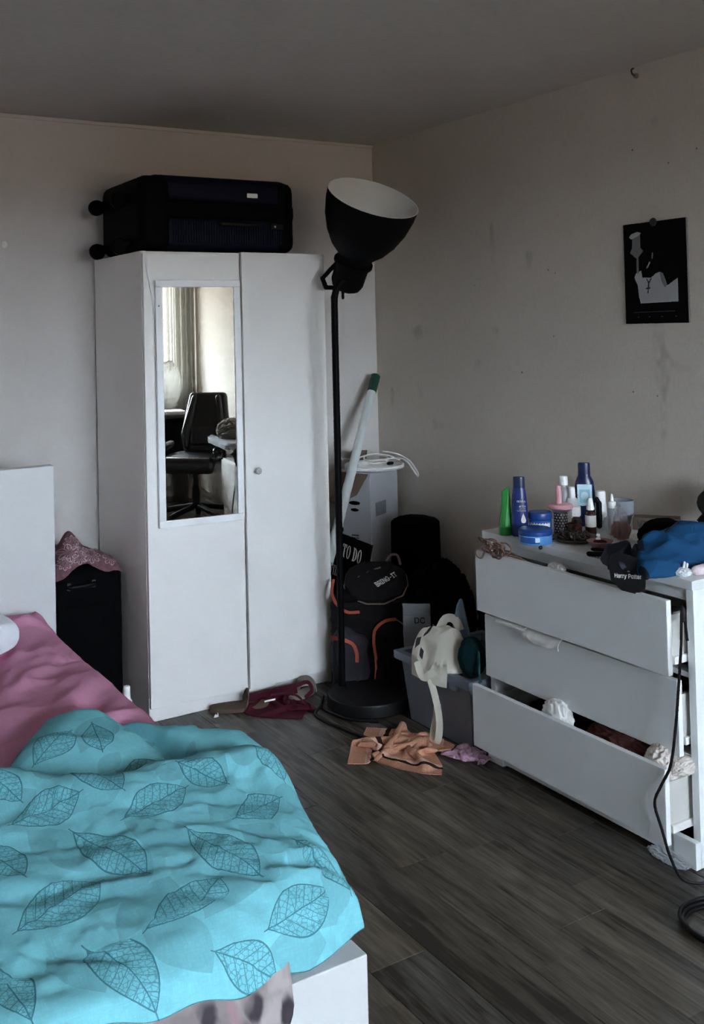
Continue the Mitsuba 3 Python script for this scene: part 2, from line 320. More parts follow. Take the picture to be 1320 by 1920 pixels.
def serif(s, h):
    """condensed bold serif capitals as a shapely shape, baseline at 0"""
    w, th, tn, se = .52 * h, .15 * h, .055 * h, .07 * h
    def bar(x0, y0, x1, y1, t): return shapely.LineString([(x0, y0), (x1, y1)]).buffer(t / 2, cap_style='flat')
    def stem(x, t=None): 
        t = t or th
        return shapely.union_all([sbox(x - t / 2, 0, x + t / 2, h), sbox(x - t / 2 - se, 0, x + t / 2 + se, tn), sbox(x - t / 2 - se, h - tn, x + t / 2 + se, h)])
    out, x = [], 0
    for ch in s:
        if ch == ' ': x += .3 * h; continue
        if ch == 'T': g = [stem(w / 2), sbox(0, h - tn, w, h), sbox(0, h * .74, tn, h), sbox(w - tn, h * .74, w, h)]; a = w
        elif ch == 'O':
            e = shapely.affinity.scale(Point(w / 2, h / 2).buffer(1, 20), w / 2, h / 2 * 1.02); g = [e.difference(shapely.affinity.scale(e, .48, .86))]; a = w
        elif ch == 'D':
            e = shapely.affinity.scale(Point(w * .25, h / 2).buffer(1, 20), w * .75, h / 2).intersection(sbox(w * .2, 0, w, h))
            i = shapely.affinity.scale(Point(w * .25, h / 2).buffer(1, 20), w * .75 - th, h / 2 - tn).intersection(sbox(w * .2, 0, w, h)); g = [e.difference(i), stem(w * .2)]; a = w
        elif ch == 'M': a = w * 1.35; g = [stem(tn + se, tn), stem(a - th / 2 - se), bar(tn + se, h, a / 2, .1 * h, th), bar(a / 2, .1 * h, a - th / 2 - se, h, tn * 1.3)]
        elif ch == 'V': a = w * 1.05; g = [bar(.1 * w, h, a / 2, .03 * h, th), bar(a - .1 * w, h, a / 2, .03 * h, tn * 1.3), sbox(0, h - tn, .36 * w, h), sbox(a - .32 * w, h - tn, a, h)]
        elif ch == 'I': a = th + 2 * se; g = [stem(a / 2)]
        elif ch == 'E': a = w * .9; g = [stem(th / 2 + se), sbox(0, 0, a, tn), sbox(0, h - tn, a, h), sbox(se, h * .47, a * .75, h * .47 + tn), sbox(a - tn, 0, a, .25 * h), sbox(a - tn, h * .75, a, h)]
        elif ch == ':': a = th; g = [Point(th / 2, .12 * h).buffer(.09 * h), Point(th / 2, .58 * h).buffer(.09 * h)]
        else: a = 0; g = []
        out += [shapely.affinity.translate(q, x) for q in g]; x += a + .1 * h
    return shapely.union_all(out)

# ------------------------------------------------------------------ the room
XL, XR, YF, YB, HC = -1.6, 2.78, -2.2, 4.24, 2.352
struct('wall_back', bx(XL - .1, XR + .1, YB, YB + .1, 0, HC), 'bwall')
struct('wall_right', bx(XR, XR + .1, YF - .1, YB, 0, HC), 'rwall')
struct('wall_left', bx(XL - .1, XL, YF - .1, YB, 0, HC), 'lwall')
struct('ceiling', bx(XL - .1, XR + .1, YF - .1, YB + .1, HC, HC + .1), 'ceil')
WX0, WX1, WZ0, WZ1 = .38, 2.62, .92, 2.14
struct('wall_front', cat(bx(XL, WX0, YF - .12, YF, 0, HC), bx(WX1, XR, YF - .12, YF, 0, HC), bx(WX0, WX1, YF - .12, YF, 0, WZ0), bx(WX0, WX1, YF - .12, YF, WZ1, HC)), 'lwall')
struct('trim_1', cat(rb(XL, XR, YB - .012, YB, HC - .016, HC, .003)), 'bwall')
struct('floor', bx(XL - .1, XR + .1, YF - .1, YB + .1, -.12, -.004), 'groove')
PW, PL = .155, 1.22
plank_meshes = 0
for row in range(int((XR - XL) / PW) + 2):
    x0 = -1.7 + row * PW
    for col in range(-4, 12):
        y0 = -3.0 - .37 * row * 1.2 + (col + int(.37 * row * 1.2 / PL)) * PL
        a, b, c, d = max(x0, XL), min(x0 + PW, XR), max(y0, YF), min(y0 + PL, YB)
        if b - a < .01 or d - c < .01: continue
        g = .0006
        top = [(a + g, c + g), (b - g, c + g), (b - g, d - g), (a + g, d - g)]
        k = .0012
        v = [(p[0], p[1], -.004) for p in top] + [(p[0], p[1], -.0012) for p in top] + [(a + g + k, c + g + k, 0), (b - g - k, c + g + k, 0), (b - g - k, d - g - k, 0), (a + g + k, d - g - k, 0)]
        f = []
        for l in (0, 4):
            for i in range(4):
                j = (i + 1) % 4; f += [[l + i, l + j, l + 4 + j], [l + i, l + 4 + j, l + 4 + i]]
        f += [[8, 9, 10], [8, 10, 11]]
        obj('plank', trimesh.Trimesh(v, f, process=False), 'floor', 'floor', False)
# window: frame, mullions, panes, sill
struct('window_1', cat(rb(WX0, WX1, YF - .08, YF - .02, WZ0, WZ0 + .06), rb(WX0, WX1, YF - .08, YF - .02, WZ1 - .06, WZ1), rb(WX0, WX0 + .06, YF - .08, YF - .02, WZ0, WZ1), rb(WX1 - .06, WX1, YF - .08, YF - .02, WZ0, WZ1)), 'paint')
for i in (1, 2): obj('mullion', rb(WX0 + (WX1 - WX0) * i / 3 - .03, WX0 + (WX1 - WX0) * i / 3 + .03, YF - .075, YF - .025, WZ0 + .06, WZ1 - .06), 'paint', 'window_1')
for i in range(3):
    a, b = WX0 + (WX1 - WX0) * i / 3 + .03, WX0 + (WX1 - WX0) * (i + 1) / 3 - .03
    obj('pane', trimesh.Trimesh([(a, YF - .05, WZ0 + .05), (b, YF - .05, WZ0 + .05), (b, YF - .05, WZ1 - .05), (a, YF - .05, WZ1 - .05)], [[0, 1, 2], [0, 2, 3]], process=False), 'clear', 'window_1', False)
obj('sill', rb(WX0 - .05, WX1 + .05, YF - .02, YF + .05, WZ0 - .03, WZ0, .006), 'paint', 'window_1')

# ------------------------------------------------------------------ wardrobe
WD = thing('wardrobe', 'white two-door wardrobe carrying a suitcase on its top', 'wardrobe')
x0, x1, y0, y1, WH = 1.362, 2.150, 3.675, 4.222, 1.760
obj('side_panel', rb(x0, x0 + .018, y0, y1, 0, WH, .0015), 'white', WD)
obj('side_panel', rb(x1 - .018, x1, y0, y1, 0, WH, .0015), 'white', WD)
obj('top_panel', rb(x0 + .018, x1 - .018, y0 + .002, y1, WH - .018, WH - .001, .0015), 'white', WD)
obj('back_panel', bx(x0 + .018, x1 - .018, y1 - .006, y1 - .001, .06, WH - .018), 'white', WD)
obj('bottom_panel', bx(x0 + .018, x1 - .018, y0 + .03, y1 - .006, .05, .068), 'white', WD)
obj('plinth', rb(x0 + .018, x1 - .018, y0 + .008, y0 + .024, 0.001, .062, .0015), 'white', WD)
LD, RD = -2.6, 3.0
hl, hr = (x0 + .002, y0 - .001, 0), (x1 - .004, y0 - .001, 0)
ld = obj('door', rotz(rb(x0 + .002, x0 + .391, y0 - .019, y0 - .001, .058, 1.750, .002), LD, hl), 'white', WD)
rd = obj('door', rotz(rb(x0 + .397, x1 - .004, y0 - .019, y0 - .001, .056, WH - .001, .002), RD, hr), 'white', WD)
ang = math.radians(RD)
kd = V(x1 - .004, y0 - .019, 0) + V(-math.cos(ang) * .338, -math.sin(ang) * .338, 0)
obj('knob', lathe([(0, 0), (.006, 0), (.006, .012), (.012, .014), (.0135, .020), (.011, .026), (0, .027)], (kd[0], kd[1] , .900), (math.sin(ang) * 0 - .05, -1, 0)), 'knob', rd, label='small metal knob')
# mirror hanging on the left door
MR = thing('wall_mirror', 'tall narrow mirror in a white frame hanging on the left wardrobe door', 'mirror')
ma = math.radians(-5.6)
mx, mz0, mz1, mw, fw = V(1.404, 3.652, 0), .722, 1.647, .335, .026
def mir(m): return rotz(m, -5.6, (mx[0], mx[1], 0))
m0x, m0y = mx[0], mx[1]
for (a, b, c, d) in ((0, mw, mz1 - fw, mz1), (0, mw, mz0, mz0 + fw), (0, fw, mz0 + fw, mz1 - fw), (mw - fw, mw, mz0 + fw, mz1 - fw)):
    obj('frame_bar', mir(rb(m0x + a, m0x + b, m0y - .020, m0y - .002, c, d, .002)), 'white_edge', MR)
g = bx(m0x + fw - .002, m0x + mw - fw + .002, m0y - .013, m0y - .010, mz0 + fw - .002, mz1 - fw + .002)
obj('glass', mir(g), 'mirror', MR, False, label='mirror glass reflecting the room behind')
obj('hanging_strap', ribbon([(1.372, 3.6535, 1.742), (1.386, 3.6515, 1.66), (1.402, 3.649, 1.57), (1.404, 3.6485, 1.52)], .012, .0025, (0, -1, 0), 3), 'white_edge', MR, label='white strap running up to the door top')
obj('screw', lathe([(0, 0), (.003, 0), (.002, .002), (0, .0025)], tuple(V(1.404, 3.652, 0) + V(.010, -.021, 1.55)), (0, -1, 0), 8), 'print', MR)

# ------------------------------------------------------------------ suitcase on the wardrobe
SC = thing('suitcase', 'black hard-shell suitcase lying on its side on top of the wardrobe', 'suitcase')
def ribbed(x0, x1, y0, y1, z0, z1, r, groove_axis, face, pitch, depth):
    m = man(m3.Manifold.batch_hull([m3.Manifold.sphere(r, 20).translate([x, y, z]) for x in (x0 + r, x1 - r) for y in (y0 + r, y1 - r) for z in (z0 + r, z1 - r)]).refine_to_length(.02))
    return m
sx0, sx1, sy0, sy1, sz0, sz1 = 1.385, 2.035, 3.705, 4.16, 1.768, 2.062
zm = 1.932
obj('upper_shell', hullr([(x, y, z) for x in (sx0 + .07, sx1 - .05) for y in (sy0 + .04, sy1 - .04) for z in (zm + .06, sz1 - .04)] + [(sx1 - .05, sy0 + .04, zm + .05)], .04, 20), 'navyshell', SC)
obj('lower_shell', hullr([(x, y, z) for x in (sx0 + .06, sx1 - .05) for y in (sy0 + .035, sy1 - .035) for z in (sz0 + .035, zm - .06)], .035, 20), 'navyshell', SC)
obj('zip_band', rb(sx0 - .004, sx1 + .006, sy0 - .004, sy1 + .004, zm - .042, zm + .034, .022, 16), 'blackmatte', SC)
for i in range(44):
    xx = 1.505 + i * .0108
    if xx > 1.985: break
    obj('rib', rb(xx, xx + .0055, sy0 - .005, sy0 + .02, sz0 + .028, zm - .048, .002, 6), 'navyshell', SC)
for xx in (1.372, 1.955):
    obj('corner_guard', hullr([(xx + .04 if xx < 1.5 else xx + .03, y, z) for y in (sy0 + .032, sy1 - .032) for z in (sz0 + .036, sz1 - .045)] + [(xx + .10 if xx < 1.5 else xx + .05, y, z) for y in (sy0 + .034, sy1 - .034) for z in (sz0 + .036, sz1 - .045)], .0385, 14), 'guard', SC)
hd = obj('side_handle', tube([(1.70, sy0 + .0, zm - .055), (1.71, sy0 - .018, zm - .058), (1.78, sy0 - .022, zm - .06), (1.86, sy0 - .018, zm - .058), (1.87, sy0, zm - .055)], .009, 10), 'black', SC)
obj('lock', rb(1.925, 1.985, sy0 - .010, sy0 + .005, zm - .075, zm - .048, .004), 'black', SC)
obj('lock_dial', rb(1.94, 1.948, sy0 - .012, sy0, zm - .066, zm - .058, .002), 'steel', SC)
lb = obj('label_tag', rb(1.825, 1.872, sy0 - .0015, sy0 + .004, sz1 - .078, sz1 - .060, .0007), 'paper', SC, label='small white sticker')
for (yy, zz) in ((sy1 - .07, sz1 - .085), (sy1 - .07, sz0 + .03), (sy0 + .12, sz0 + .032), (sy0 + .12, sz1 - .085)):
    w = obj('wheel_fork', hullr([(1.40, yy, zz + .006), (1.355, yy, zz), (1.345, yy, zz - .008)], .016, 10), 'guard', SC)
    obj('wheel', lathe([(0, -.014), (.026, -.014), (.032, -.008), (.032, .008), (.026, .014), (0, .014)], (1.332, yy, zz - .012), (0, 1, 0), 20), 'guard', w)
obj('top_handle', tube([(sx1 - .002, sy0 + .12, zm - .03), (sx1 + .018, sy0 + .14, zm - .01), (sx1 + .018, sy0 + .30, zm - .01), (sx1 - .002, sy0 + .32, zm - .03)], .009, 8), 'black', SC)

# ------------------------------------------------------------------ suitcase standing behind the headboard, scarf on it
S2 = thing('suitcase', 'black suitcase standing upright between the headboard and the wardrobe', 'suitcase')
obj('shell', hullr([(x, y, z) for x in (1.06, 1.29) for y in (3.90, 4.15) for z in (.08, .52)], .048, 20), 'blackmatte', S2)
obj('front_pocket', hullr([(x, 3.862, z) for x in (1.085, 1.275) for z in (.10, .42)], .016, 12), 'blackmatte', S2)
obj('zip_band', hullr([(x, y, z) for x in (1.06, 1.29) for y in (4.00, 4.02) for z in (.08, .525)], .052, 16), 'black', S2)
obj('carry_handle', tube([(1.12, 3.855, .505), (1.13, 3.838, .505), (1.17, 3.832, .506), (1.21, 3.838, .507), (1.22, 3.855, .507)], .009, 8), 'black', S2)
for xx in (1.123, 1.217): obj('buckle', rb(xx - .008, xx + .008, 3.846, 3.858, .492, .522, .002), 'leather', S2)
for xx in (1.06, 1.29):
    for yy in (3.90, 4.13): obj('wheel', lathe([(0, -.012), (.022, -.012), (.026, -.006), (.026, .006), (.022, .012), (0, .012)], (xx, yy, .027), (1, 0, 0), 16), 'rubber', S2)
poly = Polygon([(1.015, 3.842), (1.10, 3.836), (1.19, 3.838), (1.27, 3.842), (1.335, 3.855), (1.345, 4.0), (1.335, 4.16), (1.2, 4.2), (1.03, 4.19), (1.01, 4.0)])
P, tri, d, k = triangulate(poly, .007)
x, y = P[:, 0], P[:, 1]
u = (x - 1.175) / .17
arch = .575 - .055 * np.abs(u) ** 3.2 - .02 * (u < 0) * np.abs(u)
z = arch + .012 + .085 * np.exp(-((x - 1.145) / .048) ** 2 - ((y - 3.93) / .07) ** 2) + .028 * np.exp(-((x - 1.21) / .12) ** 2 - ((y - 3.95) / .09) ** 2) + .014 * fold(x, y, 4, 16, .4, .6)
drop = np.clip(1 - d / .022, 0, 1) ** 1.5
z = z - drop * (.035 + .012 * np.sin(x * 41)) * (y < 4.05)
one('scarf', 'dusty mauve floral scarf bunched on top of the upright suitcase', 'scarf', shell(np.column_stack([P, z]), tri, .003), 'scarf', True, uv=np.vstack([np.column_stack([x, z + .35 * (y - 3.84)])] * 2))

# ------------------------------------------------------------------ bed
BED = thing('bed', 'white bed frame with a plain tall headboard and low footboard', 'bed')
obj('headboard', rb(-.62, 1.060, 3.80, 3.85, 0, .972, .003), 'bedwhite', BED, label='tall plain white headboard')
obj('footboard', rb(-.62, 1.060, 1.700, 1.760, 0, .246, .003), 'bedwhite', BED, label='low white footboard')
obj('side_rail', rb(1.030, 1.056, 1.760, 3.80, .03, .243, .003), 'bedwhite', BED)
obj('side_rail', rb(-.62, -.594, 1.760, 3.80, .03, .243, .003), 'bedwhite', BED)
obj('slat_base', bx(-.59, 1.03, 1.77, 3.79, .17, .20), 'bedwhite', BED)
poly = sbox(-.58, 1.775, 1.03, 3.797)
def sheet_top(x, y, d):
    e = np.clip(d / .045, 0, 1)
    z = .405 - .06 * (1 - np.sqrt(np.clip(1 - (1 - e) ** 2, 0, 1)))
    z = z + .055 * np.exp(-((y - 3.80) / .16) ** 2) * np.clip((1.03 - x) / .06, 0, 1) - .085 * np.clip((2.72 - y) / .95, 0, 1)
    c = np.clip(d / .1, 0, 1)
    z += c * (.038 * fold(x, y, 11, 4.2, -.75, .40, 3.0) + .017 * fold(x, y, 13, 11, -.95, .35, 2.6) + .004 * fold(x, y, 17, 30, -.5, .5, 2.0) - .018)
    z += .016 * np.exp(-((y - 3.66 + .1 * (x - .9)) / .022) ** 2) * c
    z -= .016 * np.exp(-((x - .955) / .010) ** 2) * np.exp(-((y - 3.74) / .05) ** 2)
    z -= .03 * np.exp(-((x - .885) / .03) ** 2 - ((y - 2.86) / .05) ** 2)
    return z
m, _ = solid(poly, .016, sheet_top, lambda x, y, d: .202 + 0 * x)
one('bed_sheet', 'creased dusty pink fitted sheet covering the mattress', 'bed sheet', m, 'sheet', True)
# pillow
m = trimesh.creation.icosphere(subdivisions=4); v = np.array(m.vertices)
s = np.sign(v) * np.abs(v) ** .55; s /= np.maximum(np.abs(s).max(1, keepdims=True), 1e-9) ** .5
v2 = np.column_stack([s[:, 0] * .31, s[:, 1] * .21, v[:, 2] * .075 * (1 - .5 * np.clip(np.abs(s[:, 0]), 0, 1) ** 6)])
v2[:, 2] += .012 * fold(v2[:, 0], v2[:, 1], 21, 9, .3, .5, 2) * (v[:, 2] > 0)
m.vertices = v2; m = rotz(m, 8, (0, 0, 0)); m.apply_translation((.515, 3.52, .492))
one('pillow', 'white pillow lying on the pink sheet', 'pillow', m, 'pillow', True)
# duvet
DU = thing('duvet', 'turquoise duvet printed with skeleton leaves, bunched on the bed', 'duvet')
poly = Polygon([(-.5, 1.668), (.30, 1.668), (.60, 1.670), (.78, 1.684), (.86, 1.700), (.95, 1.706), (1.02, 1.700), (1.065, 1.715), (1.083, 1.77), (1.098, 1.85), (1.118, 1.98), (1.14, 2.10), (1.165, 2.22), (1.182, 2.32), (1.165, 2.41), (1.10, 2.47), (1.03, 2.51), (.985, 2.54), (.945, 2.62), (.89, 2.70), (.82, 2.75), (.72, 2.745), (.665, 2.67), (.61, 2.58), (.57, 2.53), (.45, 2.53), (.3, 2.53), (-.1, 2.53), (-.5, 2.53)]).buffer(.03).buffer(-.03)
def ridge_y(x): return np.interp(x, [.3, .55, .66, .768, .874, .996, 1.075, 1.15], [2.46, 2.44, 2.35, 2.29, 2.295, 2.265, 2.226, 2.18])
def duvet_top(x, y, d):
    e = np.clip(d / .11, 0, 1)
    k = np.sqrt(np.clip(1 - (1 - e) ** 2, 0, 1)) ** .85
    lo = np.where(y < 1.78, np.interp(x, [.3, .5, .63, .73, .80, .88, .93, .98, 1.03, 1.09], [.345, .328, .304, .288, .274, .266, .262, .272, .285, .29]) + .006 * np.sin(x * 38), np.where(x > 1.03, .275 + .05 * np.clip((y - 1.75) / .5, 0, 1), .404))
    ry = ridge_y(x)
    t = np.clip((ry - y) / .65, 0, 1)
    hi = .450 + .010 * np.sin(x * 4.2 + 1.2) - .085 * t
    hi = hi + .024 * np.exp(-((y - ry + .05) / .07) ** 2)
    hi = hi + (.020 * fold(x, y, 31, 3.0, 1.35, .4, 2.4) + .013 * fold(x, y, 35, 7.5, 1.15, .4, 2.2) + .010 * fold(x, y, 38, 19, .9, .5, 2.0) + .005 * fold(x, y, 39, 40, .3, .6, 2.0) - .022)
    corner = np.exp(-((x - 1.0) / .15) ** 2 - ((y - 1.78) / .20) ** 2)
    hi = hi + corner * (.045 * fold(x, y, 41, 17, .95, .22, 1.8) - .04)
    s = y - ry
    crease = np.clip((s + .004) / .016, 0, 1)
    crease = crease * crease * (3 - 2 * crease)
    back = .395 + .062 * np.clip(s / .20, 0, 1) ** .9
    back = back + .016 * np.exp(-((x - .80) / .12) ** 2 - ((y - 2.63) / .08) ** 2)  - .075 * np.exp(-((x - .965 + .25 * (s - .06)) / .028) ** 2) * np.clip(s / .02, 0, 1) + .020 * fold(x, y, 45, 6, .9, .35, 2.2) - .008
    z = hi * (1 - crease) + back * crease
    z = np.where((x < 1.02) & (y > 1.80), np.maximum(z, sheet_top(x, y, np.minimum(1.03 - x, y - 1.775).clip(0)) + .014), z)
    return lo + (z - lo) * k
def duvet_bot(x, y, d):
    b = np.where((y > 1.775) & (x < 1.03), np.maximum(sheet_top(x, y, np.minimum(np.minimum(1.03 - x, y - 1.775), 3.797 - y).clip(0)), 0) + .003, .249)
    return np.where(y < 1.80, duvet_top(x, y, 0 * d) - .003, b)
m, uvp = solid(poly, .0095, duvet_top, duvet_bot)
vz = m.vertices[:, 2]; uvd = uvp.copy()
uvd[:, 1] = uvd[:, 1] + np.where(uvd[:, 1] < 1.8, (vz - .47) * .75, 0) 
uvd[:, 0] = uvd[:, 0] - np.where(uvd[:, 0] > 1.0, (vz - .47) * .5, 0)
obj('cover', m, 'duvet', DU, True, uv=uvd)
# patterned blanket hanging over the footboard under the duvet
us, vs = np.meshgrid(np.linspace(-.3, .905, 150), np.linspace(0, 1, 46), indexing='ij')
edge = np.clip((us - .80) / .105, 0, 1)
pv = np.clip((vs - .22) / .78, 0, 1); zz = .254 - pv * (.254 - .045 - .10 * edge ** 2) + np.where(vs < .22, .085 * np.clip(1 - vs / .22, 0, 1) ** .8, 0)
yy = 1.6965 + .068 * np.clip(1 - vs / .22, 0, 1) - .004 * np.clip(vs * 4, 0, 1) - np.clip(pv * 5, 0, 1) * (.026 * fold(us, zz * .5, 51, 13, 0., .3, 1.6) + .012 * fold(us, zz, 55, 25, .4, .4, 2.))
xx = us - .075 * vs * edge
n0, n1 = us.shape
idx = np.arange(n0 * n1).reshape(n0, n1)
f = np.vstack([np.column_stack([idx[:-1, :-1].ravel(), idx[:-1, 1:].ravel(), idx[1:, 1:].ravel()]), np.column_stack([idx[:-1, :-1].ravel(), idx[1:, 1:].ravel(), idx[1:, :-1].ravel()])])
one('blanket', 'taupe and grey flower-print blanket hanging over the footboard under the duvet', 'blanket', shell(np.column_stack([xx.ravel(), yy.ravel(), zz.ravel()]), f, -.006), 'blanket', True, uv=np.vstack([np.column_stack([us.ravel(), zz.ravel()])] * 2))

# ------------------------------------------------------------------ floor lamp
LP = thing('floor_lamp', 'black floor lamp with a large bowl shade beside the wardrobe', 'floor lamp')
bc = (2.140, 3.372, 0)
obj('base', lathe([(0, .002), (.160, .002), (.164, .006), (.164, .044), (.160, .050), (.02, .056), (0, .056)], bc, n=56), 'basegrey', LP)
obj('pole', tube([(2.083, 3.482, .05), (2.081, 3.475, .5), (2.078, 3.466, 1.0), (2.074, 3.458, 1.52), (2.075, 3.456, 1.575), (2.086, 3.449, 1.615), (2.108, 3.437, 1.642)], .0135, 14, 8), 'lampblack', LP)
obj('pole_collar', lathe([(.0135, 0), (.0158, .002), (.0158, .014), (.0135, .016)], (2.0775, 3.464, .655), n=16), 'lampblack', LP)
nL = V(.009, -.5365, .8437); nL /= np.linalg.norm(nL)
rc = V(2.189, 3.336, 1.956)
outer = [(0, -.262), (.060, -.260), (.082, -.245), (.112, -.215), (.143, -.165), (.167, -.105), (.180, -.045), (.1835, 0)]
inner = [(.181, 0), (.1775, -.045), (.1645, -.103), (.1405, -.162), (.109, -.211), (.079, -.240), (.05, -.250), (0, -.252)]
obj('shade', lathe(outer + [(.1845, .002)], tuple(rc), tuple(nL), 56), 'lampblack', LP)
obj('shade_lining', lathe([(.1845, .002), (.1815, .0025)] + inner, tuple(rc), tuple(nL), 56), 'shadein', LP, label='white inside of the shade')
sb = rc - nL * .245
obj('lamp_housing', lathe([(0, -.165), (.040, -.163), (.058, -.152), (.067, -.130), (.070, -.02), (.074, 0), (0, .005)], tuple(sb), tuple(nL), 36), 'lampblack', LP)
obj('housing_ring', lathe([(.069, -.004), (.080, -.002), (.080, .010), (.069, .012)], tuple(sb - nL * .045), tuple(nL), 36), 'lampblack', LP)
obj('bulb_socket', lathe([(0, 0), (.020, 0), (.020, .05), (.016, .055), (0, .055)], tuple(rc - nL * .252), tuple(nL), 16), 'shadein', LP)
tip = rc - nL * (.245 + .165)
Rr = V(.8486, -.5284, -.0239)
br = cat(hullr([sb - nL * .05 - Rr * .070, sb - nL * .115 - Rr * .105], .009), hullr([sb - nL * .115 - Rr * .105, tip - Rr * .080 + nL * .008], .010), hullr([tip - Rr * .080 + nL * .008, tip - Rr * .010 + nL * .004], .009), hullr([sb - nL * .115 - Rr * .06, tip - Rr * .045 + nL * .03], .008))
obj('bracket', br, 'lampblack', LP)
sw = tip + nL * .01 - Rr * .012
obj('switch', hullr([sw, sw + V(0, 0, -.045)], .006, 8), 'lampblack', LP)
cordpts = [(2.02, 3.520, .010), (1.985, 3.475, .006), (1.958, 3.432, .006), (1.962, 3.37, .006), (1.985, 3.27, .006), (2.06, 3.19, .006)]
cordpts2 = [(1.955, 3.425, .016), (1.915, 3.40, .008), (1.900, 3.355, .006), (1.905, 3.28, .006), (1.918, 3.218, .006), (1.930, 3.150, .006), (1.955, 3.05, .006)]
obj('cord', cat(tube(cordpts, .0055), tube(cordpts2, .0055)), 'black', LP, label='black cord looping over the floor')

# ------------------------------------------------------------------ pole, carton, disc, cables in the corner
BR = thing('broom_handle', 'white pole with a dark green grip leaning into the room corner', 'pole')
a, b = V(2.722, 4.165, 1.215), V(2.205, 3.755, .50)
dirp = (a - b) / np.linalg.norm(a - b)
obj('shaft', sweep(np.array([b - dirp * .045, b, a - dirp * .09]), circ(.021, 20)), 'poleplastic', BR)
obj('grip', sweep(np.array([a - dirp * .10, a - dirp * .005, a]), circ(.0225, 20)), 'greengrip', BR, label='dark green grip')
CT = thing('carton', 'tall white cardboard carton with hand holes standing in the corner', 'box')
cy0, cx0, cy1, cx1, ch = 3.90, 2.495, 4.13, 2.745, .795
A0, A1 = V(2.500, 3.895, 0), V(2.430, 4.065, 0)     # left face edge (near corner -> back)
B1 = V(2.732, 4.02, 0)
C1 = A1 + (B1 - A0)
def quad_prism(pts, z0, z1): return hullr([(p[0], p[1], z) for p in pts for z in (z0, z1)], .002, 6)
obj('body', quad_prism([A0, B1, C1, A1], .002, ch), 'carton', CT)
lx = (A1 - A0) / np.linalg.norm(A1 - A0); fxr = (B1 - A0) / np.linalg.norm(B1 - A0)
nl = np.cross(lx, V(0, 0, 1)) ; nl = nl if nl[0] < 0 else -nl
nr = np.cross(fxr, V(0, 0, 1)); nr = nr if nr[1] < 0 else -nr
for zc, w_, h_ in ((.657, .030, .009), (.626, .021, .007)):
    e = plate(shapely.affinity.scale(Point(0, 0).buffer(1, 12), w_, h_), .002)
    obj('hand_hole', frame(e, A0 + lx * .085 + V(0, 0, zc) + nl * .0025, -lx, (0, 0, 1)), 'blackmatte', CT)
obj('shipping_label', frame(plate(sbox(0, 0, .10, .062), .0006), A0 + fxr * .045 + V(0, 0, .595) + nr * .0024, fxr, (0, 0, 1)), 'cartonlabel', CT, label='grey label')
bars = shapely.union_all([sbox(.0, i * .011, .038, i * .011 + .006) for i in range(9)]).difference(shapely.union_all([sbox(x_, 0, x_ + .003, .2) for x_ in (.008, .018, .026)]))
obj('printed_text', frame(plate(bars, .0006), A0 + lx * .105 + V(0, 0, .42) + nl * .0024, -lx, (0, 0, 1)), 'print', CT)
obj('front_flap', hullr([A0 + lx * .01 + V(0, 0, ch - .004), A0 + lx * .235 + V(0, 0, ch - .004) + nl * .004, A0 + lx * .225 + nl * .075 + V(0, 0, ch - .125), A0 + lx * .12 + nl * .08 + V(0, 0, ch - .13), A0 + lx * .035 + nl * .055 + V(0, 0, ch - .09)], .002, 6), 'kraft', CT, label='brown inside of the hanging flap')
obj('rear_flap', hullr([C1 + V(.0, 0, ch), A1 + V(.10, .05, ch), V(2.557, 4.135, ch + .075), V(2.665, 4.170, ch + .066)], .002, 6), 'kraft', CT, label='brown flap standing up')
DS = thing('plastic_disc', 'round white plastic disc lying on top of the tall carton', 'disc')
dc = V(2.585, 3.985, ch + .004)
obj('body', lathe([(0, 0), (.11, 0), (.135, .006), (.140, .014), (.136, .020), (.11, .024), (0, .025)], tuple(dc), n=48), 'plasticwhite', DS)
obj('rim', lathe([(.136, .018), (.139, .022), (.134, .026), (.128, .024)], tuple(dc), n=48), 'plasticwhite', DS)
CB = thing('white_cable', 'tangled white cable on the round disc, one loop hanging over', 'cable')
q = lambda x, y, z: (dc[0] + x, dc[1] + y, dc[2] + z)
obj('strand', tube([q(-.15, .11, .055), q(-.09, .04, .045), q(-.05, -.02, .034), q(0, -.05, .032), q(.05, -.03, .032), q(.09, .03, .045), q(.06, .09, .055), q(0, .08, .05), q(-.03, .02, .04), q(.03, -.01, .04), q(.10, -.05, .045), q(.125, -.085, .03), q(.145, -.12, -.02), q(.155, -.125, -.035), q(.165, -.11, -.02), q(.155, -.06, .03), q(.12, -.01, .06), q(.08, .05, .07)], .0042, 7), 'whitecable', CB)
obj('strand', tube([q(.13, -.02, .03), q(.10, .02, .05), q(.04, .05, .062), q(-.04, .06, .05), q(-.08, .0, .036), q(-.11, -.03, .034)], .0036, 7), 'whitecable', CB)
obj('plug', hullr([q(-.10, -.035, .034), q(-.075, -.05, .034)], .010, 8), 'whitecable', CB)
obj('plug', hullr([q(.02, -.085, .032), q(.04, -.09, .032)], .007, 8), 'black', CB, label='black plug')
# black rounded panel
BP = thing('black_panel', 'tall black panel with rounded top corners standing in the room corner before the carton', 'panel')
pts = Polygon([(-.10, 0), (.115, 0), (.105, .43), (.085, .445), (.03, .455), (-.03, .455), (-.082, .445), (-.10, .43)]).buffer(-.012).buffer(.012)
up_ = V(-.0, .0, 1.0); rt = V(.62, -.78, 0)
obj('board', frame(plate(pts, .07), V(2.655, 3.765, .155), rt, V(.03, .03, 1)), 'blackmatte', BP)
obj('stand', rb(2.58, 2.74, 3.66, 3.86, .002, .16, .01), 'blackmatte', BP)
